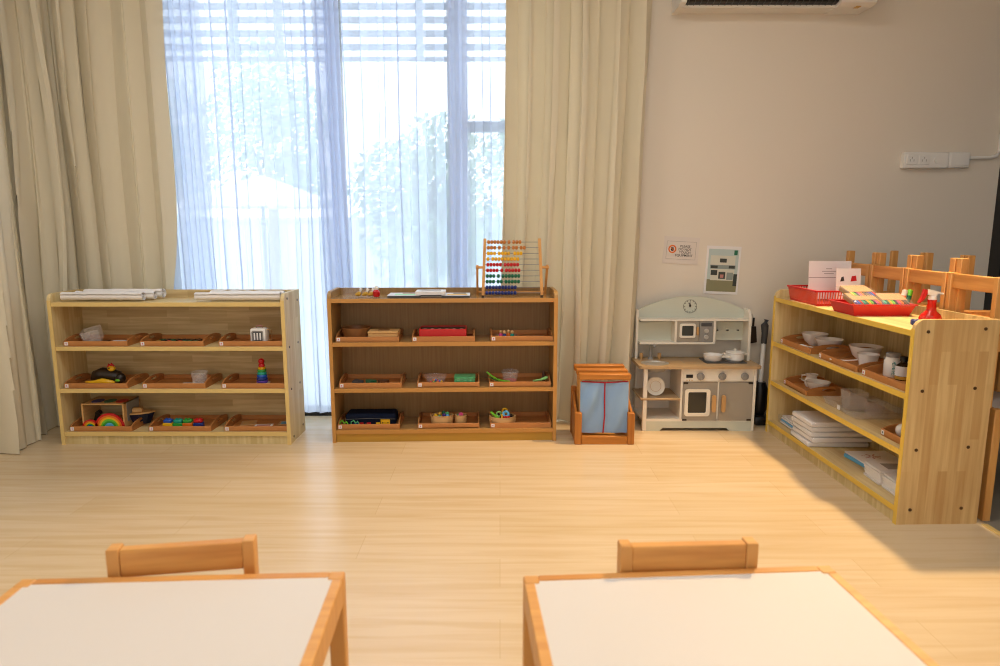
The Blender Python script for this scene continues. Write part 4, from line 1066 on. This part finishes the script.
# papers on the bottom board
t = thing('paper_bag', 'low clear bag of white and blue papers at the far end of bottom shelf', 'bag', (1.65, 3.49, ZC3+.001))
B().box(-.115, -.08, 0, .12, .085, .05, .012, 2).done('bag_film', 'bag', t)
for i, m_ in enumerate(('paper', 'skyblue', 'paper', 'paper')): B().box(-.105+.004*i, -.07, .004+.010*i, .11, .07+.002*i, .012+.010*i, .002).done('paper_sheaf', m_, t)
for i in range(5):
    t = thing('paper_pack', ('bottom', 'second from bottom', 'middle', 'second from top', 'top')[i]+' pack of white paper in the tall stack on the bottom shelf', 'paper pack', (1.66+.003*((i*7) % 4), 3.245-.004*((i*5) % 3), ZC3+.001+.0262*i), .02*((i*3) % 5-2), 'paper packs on the bottom shelf')
    B().box(-.148, -.107, .001, .148, .107, .024, .004).done('paper_block', 'paper', t); B().box(-.152, -.110, 0, .152, .110, .0255, .006).done('plastic_wrap', 'bag', t)
t = thing('booklet', 'large white booklet with brown printed pattern on the bottom shelf', 'booklet', (1.735, 2.93, ZC3+.018), .05)
B().box(-.105, -.095, 0, .105, .095, .006, .0015).done('cover', 'paper', t)
b = B()
rnd = random.Random(3)
for k_ in range(26):
    a = k_*.9; r = .008+.0014*k_; b.box(-.02+r*math.cos(a)-.004, .015+r*.8*math.sin(a)-.003, .006, -.02+r*math.cos(a)+.004, .015+r*.8*math.sin(a)+.003, .0064)
b.done('printed_pattern', 'cardpink', t, smooth=False); B().box(-.06, -.06, .006, .03, -.056, .0064).done('printed_line', 'ink_light', t, smooth=False)
t = thing('booklet', 'light blue booklet under the large white booklet', 'booklet', (1.728, 2.925, ZC3+.001), .10)
B().box(-.10, -.097, 0, .10, .097, .016, .0015).done('cover', 'skyblue', t)
for s_, (yc, nm) in enumerate(((2.715, 'far'), (2.575, 'near'))):
    for i in range(6):
        o = None
        t = thing('thin_booklet', ('bottom', 'second from bottom', 'third from bottom', 'fourth from bottom', 'second from top', 'top')[i]+' thin white booklet in the '+nm+' of two small stacks', 'booklet', (1.68+.002*((i*3) % 4), yc+.002*(i % 3), ZC3+.001+.0102*i), .015*((i*2) % 5-2), 'small booklets in two stacks')
        B().box(-.095, -.062, 0, .095, .062, .009, .002).done('booklet_pages', 'paper', t); B().box(-.0955, -.0625, .0085, .0955, .0625, .0098).done('cover', 'paper' if i < 5 else 'cardpink' if False else 'paper', t, smooth=False)
        if i == 5: B().box(-.05, -.04, .0098, .04, .03, .0101).done('cover_print', 'ink_light', t, smooth=False)

# on top of the right shelf
ZTC = .757
bk = thing('red_basket', 'red slotted plastic basket holding white papers on the right shelf', 'basket', (1.634, 3.365, ZTC))
def taper(w0, d0, w1, d1, h, t_):
    q = lambda w_, d_, z: [(-w_, -d_, z), (w_, -d_, z), (w_, d_, z), (-w_, d_, z)]
    vs = q(w0, d0, 0)+q(w1, d1, h)+q(w1-t_, d1-t_, h)+q(w0-t_, d0-t_, .003)
    fs = [(0, 1, 2, 3), (12, 13, 14, 15)]
    for o_ in (0, 4, 8): fs += [(o_+i, o_+(i+1) % 4, o_+4+(i+1) % 4, o_+4+i) for i in range(4)]
    return B().add(vs, fs)
# slotted walls: base, ribs and rim
taper(.098, .148, .100, .150, .012, .003).done('basket_base', 'redplastic', bk, smooth=False)
b = B()
for sx in (-1, 1):
    for k_ in range(25): y = -.148+.296*k_/24; b.tube([(sx*.0985, y, .010), (sx*.108, y*1.06, .070)], .0028, 4)
for sy in (-1, 1):
    for k_ in range(17): x = -.098+.196*k_/16; b.tube([(x, sy*.1485, .010), (x*1.06, sy*.158, .070)], .0028, 4)
b.done('ribs', clear('red_rib_plastic', '#d9604a', .9, .3), bk, smooth=False)
B().frame(rrect(-.117, -.167, .117, .167, .012), rrect(-.104, -.154, .104, .154, .010), 'z', .068, .076).done('rim', 'redplastic', bk, smooth=False)
def sheet(name, label, loc, w_, h_, rx, rz, lines=(), cat='paper', pic=()):
    t = thing(name, label, cat, loc, 0); t.rotation_euler = (rx, 0, rz)
    B().box(-w_/2, 0, 0, w_/2, .003, h_).done('sheet', 'paper', t, smooth=False)
    b = B()
    for (x0, x1, z) in lines: b.box(x0, -.0005, z-.0015, x1, 0, z+.0015)
    if lines: b.done('printed_lines', 'ink_light', t, smooth=False)
    for (x0, z0, x1, z1, m_) in pic: B().prism([(x0, z0), (x1, z0+.004), (x1-.004, z1), (x0+.006, z1-.003)], 'y', -.0006, 0).done('printed_picture', m_, t, smooth=False)
sheet('paper_envelope', 'large white printed sheet standing in the red basket', (1.70, 3.43, ZTC+.012), .215, .195, -.10, -.03, [(-.02, .01, .155), (-.04, .035, .142), (-.03, .02, .130), (-.107, .107, .11)])
sheet('picture_sheet', 'white sheet with small printed pictures leaning beside the large printed sheet', (1.73, 3.30, ZTC+.012), .12, .165, -.12, -.05, [(-.05, .05, .03)], pic=[(-.04, .10, -.02, .125, 'ink'), (.01, .10, .04, .13, 'red'), (-.045, .05, -.02, .08, 'crayon')])
rt = thing('red_tray', 'solid red plastic tray full of bagged crayons', 'tray', (1.648, 2.945, ZTC))
taper(.118, .088, .136, .104, .048, .004).done('tray_body', 'redplastic', rt, smooth=False)
B().frame([(-.142, -.110), (.142, -.110), (.142, .110), (-.142, .110)], [(-.131, -.099), (.131, -.099), (.131, .099), (-.131, .099)], 'z', .046, .051).done('rim', 'redplastic', rt, smooth=False)
ccs = ['dkgreen', 'orange', 'red', 'navy', 'purple', 'yellow', 'brown', 'teal', 'pink', 'blue', 'lime', 'darkgrey']
def crayon_pack(label, loc, rz, n, off, tone):
    t = thing('crayon_pack', label, 'pack of crayons', loc, rz, 'crayon packs in the red tray'); t.rotation_euler = (.30, 0, rz)
    L = n*.0118
    for k_ in range(n):
        x = -L/2+.0059+k_*.0118
        for lay in (0, 1):
            cc = ccs[(k_*5+off+lay*3) % 12]; z = .006+.0112*lay
            cr = B().cyl((x, -.040, z), (x, .050, z), .0054, n=8).done('crayon', cc, t)
            B().cyl((x, -.040, z), (x, -.054, z), .0050, .0022, 8).done('crayon_tip', cc, cr)
    B().frame(rrect(-L/2-.001, -.001, L/2+.001, .0245, .003), rrect(-L/2, 0, L/2, .0235, .003), 'y', -.022, .050).done('paper_sleeve', 'crayon_wrap', t)
    # soft crumpled film around the crayons
    bm_ = B(); N = 14; vs, fs = [], []; rr = random.Random(off)
    for i in range(N+1):
        x = -L/2-.012+(L+.024)*i/N; e = 1-.55*(abs(2*i/N-1)**4)
        for j in range(12):
            a = 2*PI*j/12; vs.append((x, .064*math.cos(a)+rr.uniform(-.004, .004), .014+(.020*e)*math.sin(a)*(1+rr.uniform(-.2, .25))))
    for i in range(N):
        for j in range(12): fs.append((i*12+j, i*12+(j+1) % 12, (i+1)*12+(j+1) % 12, (i+1)*12+j))
    bm_.add(vs, fs); bm_.done('plastic_film', 'bag', t)
MT['crayon_wrap'] = flat('crayon_wrap', '#a98358', .6)
crayon_pack('clear pack of crayons at the left of the red tray', (1.585, 2.905, ZTC+.052), .08, 10, 1, 'crayon_wrap')
crayon_pack('clear pack of crayons at the right of the red tray', (1.710, 2.900, ZTC+.052), -.05, 9, 4, 'crayon_wrap')
crayon_pack('clear pack of crayons lying on top at the back of the red tray', (1.600, 2.975, ZTC+.080), .12, 10, 2, 'crayon_wrap')
for i, (x, m_, cp_, lab) in enumerate(((1.752, 'orange', 'paper_warm', 'orange glue stick with pale cap at the right of the red tray'), (1.774, 'dkgreen', 'lime', 'green glue stick with lime cap at the right of the red tray'))):
    t = thing('glue_stick', lab, 'glue stick', (x, 2.90, ZTC+.030), 0, 'glue sticks in the red tray'); t.rotation_euler = (-.25, .35, 0)
    B().lathe((0, 0, 0), [(.010, 0), (.011, .004), (.011, .055)], 16).done('tube', m_, t); B().lathe((0, 0, .055), [(.0115, 0), (.0115, .026), (.009, .028)], 16).done('cap', cp_, t)
sb = thing('spray_bottle', 'red spray bottle with white and red trigger on the right shelf', 'spray bottle', (1.735, 2.665, ZTC))
B().lathe((0, 0, 0), [(.036, 0), (.041, .006), (.041, .018), (.034, .034), (.020, .046), (.0165, .056), (.018, .062), (.015, .075), (.0165, .082), (.0165, .092)], 24).done('bottle_body', 'redtint', sb)
B().lathe((0, 0, .092), [(.015, 0), (.015, .012), (.011, .016), (.010, .022)], 20).done('collar', 'ceramic', sb)
hd = B().prism([(-.024, .112), (.004, .108), (.012, .108), (.014, .117), (.034, .114), (.034, .119), (.012, .126), (-.010, .132), (-.026, .132)], 'y', -.010, .010).done('spray_head', 'ceramic', sb, 'white spray head', smooth=False)
B().prism([(-.024, .116), (-.026, .133), (-.038, .134), (-.040, .122), (-.046, .100), (-.056, .080), (-.052, .078), (-.038, .090), (-.030, .104)], 'y', -.007, .007).done('trigger', 'redplastic', sb, 'red trigger', smooth=False)
B().cyl((.034, 0, .1165), (.042, 0, .1155), .004, n=8).done('nozzle', 'ceramic', sb)
o = B().lathe((1.635, 2.60, ZTC), [(.014, 0), (.017, .004), (.017, .018), (.012, .022)], 18).done('blue_cap', 'dkblue', None); tag(o, 'dark blue cap beside the red spray bottle', 'cap')

# ------------------------------------------------------------------ children's tables and chairs
def make_table(label, loc, rz, group):
    t = thing('play_table', label, 'table', loc, rz, group)
    W_, D_, H_ = .635, .48, .45
    B().box(-W_/2+.020, -D_/2+.020, H_-.016, W_/2-.020, D_/2-.020, H_-.0015).done('table_panel', 'tabletop', t, smooth=False)
    for sy in (-1, 1):
        B().box(-W_/2+.030, sy*D_/2, H_-.055, W_/2-.030, sy*(D_/2-.021), H_, .002).done('long_rail', 'latt_rail', t)
    for sx in (-1, 1):
        B().box(sx*W_/2, -D_/2+.030, H_-.055, sx*(W_/2-.021), D_/2-.030, H_, .002).done('short_rail', 'latt', t)
        for sy in (-1, 1):
            B().box(sx*W_/2, sy*D_/2, 0, sx*(W_/2-.031), sy*(D_/2-.031), H_+.0005, .003).done('leg', 'latt_v', t)
    return t
def make_chair(label, loc, rz, group):
    t = thing('play_chair', label, 'chair', loc, rz, group)
    hw, H_ = .1425, .50
    for sx in (-1, 1):
        B().box(sx*hw, .105, 0, sx*(hw-.024), .138, H_, .002).done('rear_leg', 'latt_v', t)
        B().box(sx*hw, -.132, 0, sx*(hw-.032), -.100, .262, .002).done('front_leg', 'latt_v', t)
        B().box(sx*(hw-.004), -.100, .218, sx*(hw-.020), .105, .262, .001).done('side_rail', 'latt', t)
    B().box(-hw+.024, .108, H_-.062, hw-.024, .130, H_-.003, .002).done('back_rail', 'latt_rail', t)
    B().box(-hw+.032, -.128, .218, hw-.032, -.110, .262, .001).done('front_rail', 'latt_rail', t)
    B().box(-hw, -.135, .2635, hw, .102, .278, .003).done('seat', 'latt', t)
    return t
T1 = make_table('white topped pine play table at the bottom right of the photo', (.3785, 1.022, 0), math.radians(3.8), 'play tables in the foreground')
dup(T1, (-.619, 1.003, 0), math.radians(2.7), 'white topped pine play table at the bottom left of the photo', group='play tables in the foreground')
CH = make_chair('pine play chair pushed under the bottom right table', (.392, 1.165, 0), math.radians(2.7), 'play chairs at the foreground tables')
dup(CH, (-.632, 1.164, 0), math.radians(9), 'pine play chair pushed under the bottom left table, slightly turned', group='play chairs at the foreground tables')
dup(T1, (2.125, 2.775, 0), PI/2, 'play table behind the near end of the right shelf, chairs stacked on it', group='play tables behind the right shelf')
dup(T1, (2.125, 3.43, 0), PI/2, 'play table behind the far end of the right shelf, chairs stacked on it', group='play tables behind the right shelf')
for i, y in enumerate((2.62, 2.915, 3.21, 3.505)):
    w_ = ('nearest', 'second', 'third', 'farthest')[i]
    dup(CH, (1.99, y, .4515), PI/2, w_+' of the upright pine play chairs standing on the tables behind the right shelf', group='upright chairs on the tables')
    dup(CH, (2.012, y-.004, .4515+.558), (PI, 0, PI/2), w_+' of the upturned pine play chairs, legs up, stacked behind the right shelf', group='upturned chairs on the tables')

# ------------------------------------------------------------------ things on the wall
ac = thing('air_conditioner', 'white wall air conditioner at the top edge of the wall', 'air conditioner', (.968, YW, 2.295))
W_ = .99
prof = [(0, 0.005), (-.115, .0), (-.125, .006), (-.125, .09), (-.205, .09), (-.215, .12), (-.205, .28), (-.19, .295), (0, .295)]
B().prism(prof, 'x', 0.0, W_).done('case', 'white', ac, smooth=False)
end = [(0, 0), (-.15, -.004), (-.19, .006), (-.212, .035), (-.22, .10), (-.21, .285), (-.19, .30), (0, .30)]
B().prism(end, 'x', W_-.165, W_+.02).done('end_cap', 'white', ac, smooth=False); B().prism(end, 'x', -.02, .012).done('end_cap', 'white', ac, smooth=False)
gr = B().prism([(-.126, .012), (-.160, .018), (-.195, .050), (-.195, .088), (-.126, .088)], 'x', .013, W_-.167).done('air_outlet', 'black', ac, smooth=False)
b = B()
for k_ in range(24): x = .03+.0335*k_; b.prism([(-.126, .008), (-.162, .014), (-.199, .047), (-.199, .088), (-.126, .088)], 'x', x, x+.003)
b.done('vanes', 'darkgrey', gr, smooth=False)
lb = B().box(W_-.07, -.160, -.0060, W_-.045, -.125, -.0035); lb.done('label_sticker', 'gold', ac, smooth=False)
sk = thing('power_socket', 'white double power socket on the wall', 'socket', (2.405, YW, 1.465))
B().box(-.118, -.038, 0, .135, 0, .088, .004).done('back_box', 'white', sk)
for x in (-.075, -.005):
    B().box(x-.030, -.042, .020, x+.030, -.038, .070, .002).done('outlet', 'white', sk)
    B().box(x-.012, -.0428, .036, x-.009, -.042, .048).box(x+.009, -.0428, .036, x+.012, -.042, .048).box(x-.002, -.0428, .052, x+.002, -.042, .062).done('pin_holes', 'ink_light', sk, smooth=False)
B().lathe((0, 0, 0), [(.018, 0), (.018, .006)], 18).done('dial', 'white', sk); k_ = ALLKIDS(sk)[-1]; k_.rotation_euler = (PI/2, 0, 0); k_.location = (.068, -.038, .044)
jb = thing('junction_box', 'small white junction box joined to the right of the power socket', 'junction box', (2.605, YW, 1.468))
B().box(-.062, -.034, 0, .06, 0, .085, .006).done('box_body', 'white', jb); B().box(-.050, -.037, .01, .048, -.034, .075, .002).done('lid', 'white', jb)
o = B().tube([(2.665, YW-.012, 1.525), (2.79, YW-.012, 1.525), (2.825, YW-.012, 1.535), (2.84, YW-.012, 1.56), (2.842, YW-.012, 2.84)], .010, 8).done('wall_conduit', 'white', None); tag(o, 'white conduit running from the junction box up the wall', 'conduit')
sg = thing('wall_sign', 'laminated sign asking not to touch equipment, taped to the wall', 'sign', (1.056, YW-.003, 1.0), 0)
sg.rotation_euler = (0, math.radians(3), 0)
B().box(-.103, -.001, -.078, .103, .002, .078).done('laminate', 'paper_warm', sg, smooth=False)
B().frame([(-.086, -.052), (.086, -.052), (.086, .052), (-.086, .052)], [(-.0845, -.0505), (.0845, -.0505), (.0845, .0505), (-.0845, .0505)], 'y', -.0016, -.001).done('printed_border', 'ink_light', sg, smooth=False)
b = B(); b.T = Matrix.Translation((-.052, -.0012, .006)) @ Matrix.Rotation(PI/2, 4, 'X')
b.tube([(.020*math.cos(a), .020*math.sin(a), 0) for a in [2*PI*k_/24 for k_ in range(24)]], .0045, 6, closed=True, ry=.001).tube([(-.013, .013, .0003), (.013, -.013, .0003)], .0025, 4, ry=.001).done('warning_ring', 'orange', sg)
b = B(); b.T = Matrix.Translation((-.052, -.0012, .006)) @ Matrix.Rotation(PI/2, 4, 'X'); b.sphere((0, -.002, 0), .009, 10, (1, 1.1, .08))
for dx in (-.005, 0, .005): b.cyl((dx, .004, 0), (dx, .012, 0), .0018, n=6)
b.done('hand_symbol', 'ink', sg)
for i, s_ in enumerate(('PLEASE', 'DO NOT', 'TOUCH')): text(s_, .019, (.022, -.0016, .018-.0175*i), sg)
text('EQUIPMENT', .019, (.018, -.0016, .018-.0175*3), sg)
ps = thing('wall_photo', 'printed photo of a play kitchen taped to the wall above the toy kitchen', 'poster', (1.303, YW-.003, .885), 0)
ps.rotation_euler = (0, math.radians(2.2), 0)
B().box(-.100, -.001, -.140, .100, .002, .140).done('sheet', 'paper', ps, smooth=False)
def pq(x0, z0, x1, z1, m_, o_=0): B().box(x0, -.0016-.0003*o_, z0, x1, -.001, z1).done('picture_area', m_, ps, smooth=False)
MT['p1'] = flat('print_pale_blue', '#b9c9c6', .5); MT['p2'] = flat('print_olive', '#8b8866', .5); MT['p3'] = flat('print_dark', '#3a413c', .5); MT['p4'] = flat('print_cream', '#d3d2c2', .5); MT['p5'] = flat('print_grey', '#8f9a94', .5)
pq(-.088, -.125, .088, .122, 'p1'); pq(-.088, -.125, .088, -.055, 'p2', 1)
pq(-.075, .030, .070, .085, 'p4', 1); pq(-.020, .045, .020, .068, 'p3', 2); pq(-.075, .008, .075, .030, 'p5', 1); pq(-.07, .010, -.03, .026, 'p3', 2); pq(.035, .012, .07, .028, 'p3', 2)
pq(-.070, -.060, .070, .006, 'p4', 2); pq(-.068, -.03, -.030, .0, 'p3', 3); pq(-.022, -.05, .018, -.01, 'p3', 3); pq(.026, -.055, .064, -.012, 'p5', 3); pq(-.012, -.045, .008, -.025, 'cardpink', 4); pq(.066, -.09, .088, -.02, 'p3', 3)
pq(.06, .09, .08, .118, 'dkgreen', 1)

# ------------------------------------------------------------------ light
def area(name, loc, rot, sx, sy, power, col):
    l = bpy.data.lights.new(name, 'AREA'); l.shape = 'RECTANGLE'; l.size = sx; l.size_y = sy; l.energy = power; l.color = col
    o = bpy.data.objects.new(name, l); COL.objects.link(o); o.location = loc; o.rotation_euler = rot
    return o
# ceiling panels of the room (behind and above the camera) and a warm ceiling spot by the right wall
area('ceiling_lamp', (-1.3, 2.1, HC-.02), (0, 0, 0), .9, .3, 15, (.96, .98, 1))
area('ceiling_lamp', (.5, 2.1, HC-.02), (0, 0, 0), .9, .3, 14, (1, .97, .92))
area('ceiling_lamp', (1.3, .9, HC-.02), (0, 0, 0), .9, .3, 10, (1, .99, .97))
area('ceiling_lamp', (-.7, .6, HC-.02), (0, 0, 0), .9, .3, 8, (1, 1, 1))
area('ceiling_lamp', (0, -1.8, HC-.02), (0, 0, 0), 2.2, .3, 12, (1, 1, 1))
# soft fill added behind the camera, as if from windows; none are built
area('rear_fill_light', (0, -3.1, 1.5), (math.radians(90), 0, 0), 4.5, 1.8, 42, (.90, .95, 1))
s = bpy.data.lights.new('ceiling_spot', 'SPOT'); s.energy = 340; s.color = (1, .68, .34); s.spot_size = math.radians(68); s.spot_blend = .45; s.shadow_soft_size = .06
so = bpy.data.objects.new('ceiling_spot', s); COL.objects.link(so); so.location = (1.88, 3.26, 2.62)
so.rotation_euler = (Vector((.55, 2.15, 0))-Vector(so.location)).to_track_quat('-Z', 'Y').to_euler()
wd = bpy.data.worlds.new('overcast_sky'); SC.world = wd; wd.use_nodes = True
nt = wd.node_tree; bg = nt.nodes['Background']
tc = nt.nodes.new('ShaderNodeTexCoord'); sp = nt.nodes.new('ShaderNodeSeparateXYZ'); nt.links.new(tc.outputs['Generated'], sp.inputs[0])
mr = nt.nodes.new('ShaderNodeMapRange'); mr.inputs['From Min'].default_value = -.1; mr.inputs['From Max'].default_value = .6
nt.links.new(sp.outputs['Z'], mr.inputs['Value'])
col = mixc(nt, mr.outputs['Result'], (.93, .97, 1, 1), (.75, .87, 1, 1)); nt.links.new(col, bg.inputs['Color'])
bg.inputs['Strength'].default_value = 4.2

SC.view_settings.view_transform = 'Standard'; SC.view_settings.look = 'None'
SC.view_settings.gamma = 1; SC.view_settings.use_curve_mapping = False; SC.view_settings.exposure = 0
SC.cycles.filter_width = 1.1; SC.cycles.max_bounces = 10; SC.cycles.transparent_max_bounces = 24; SC.cycles.diffuse_bounces = 5
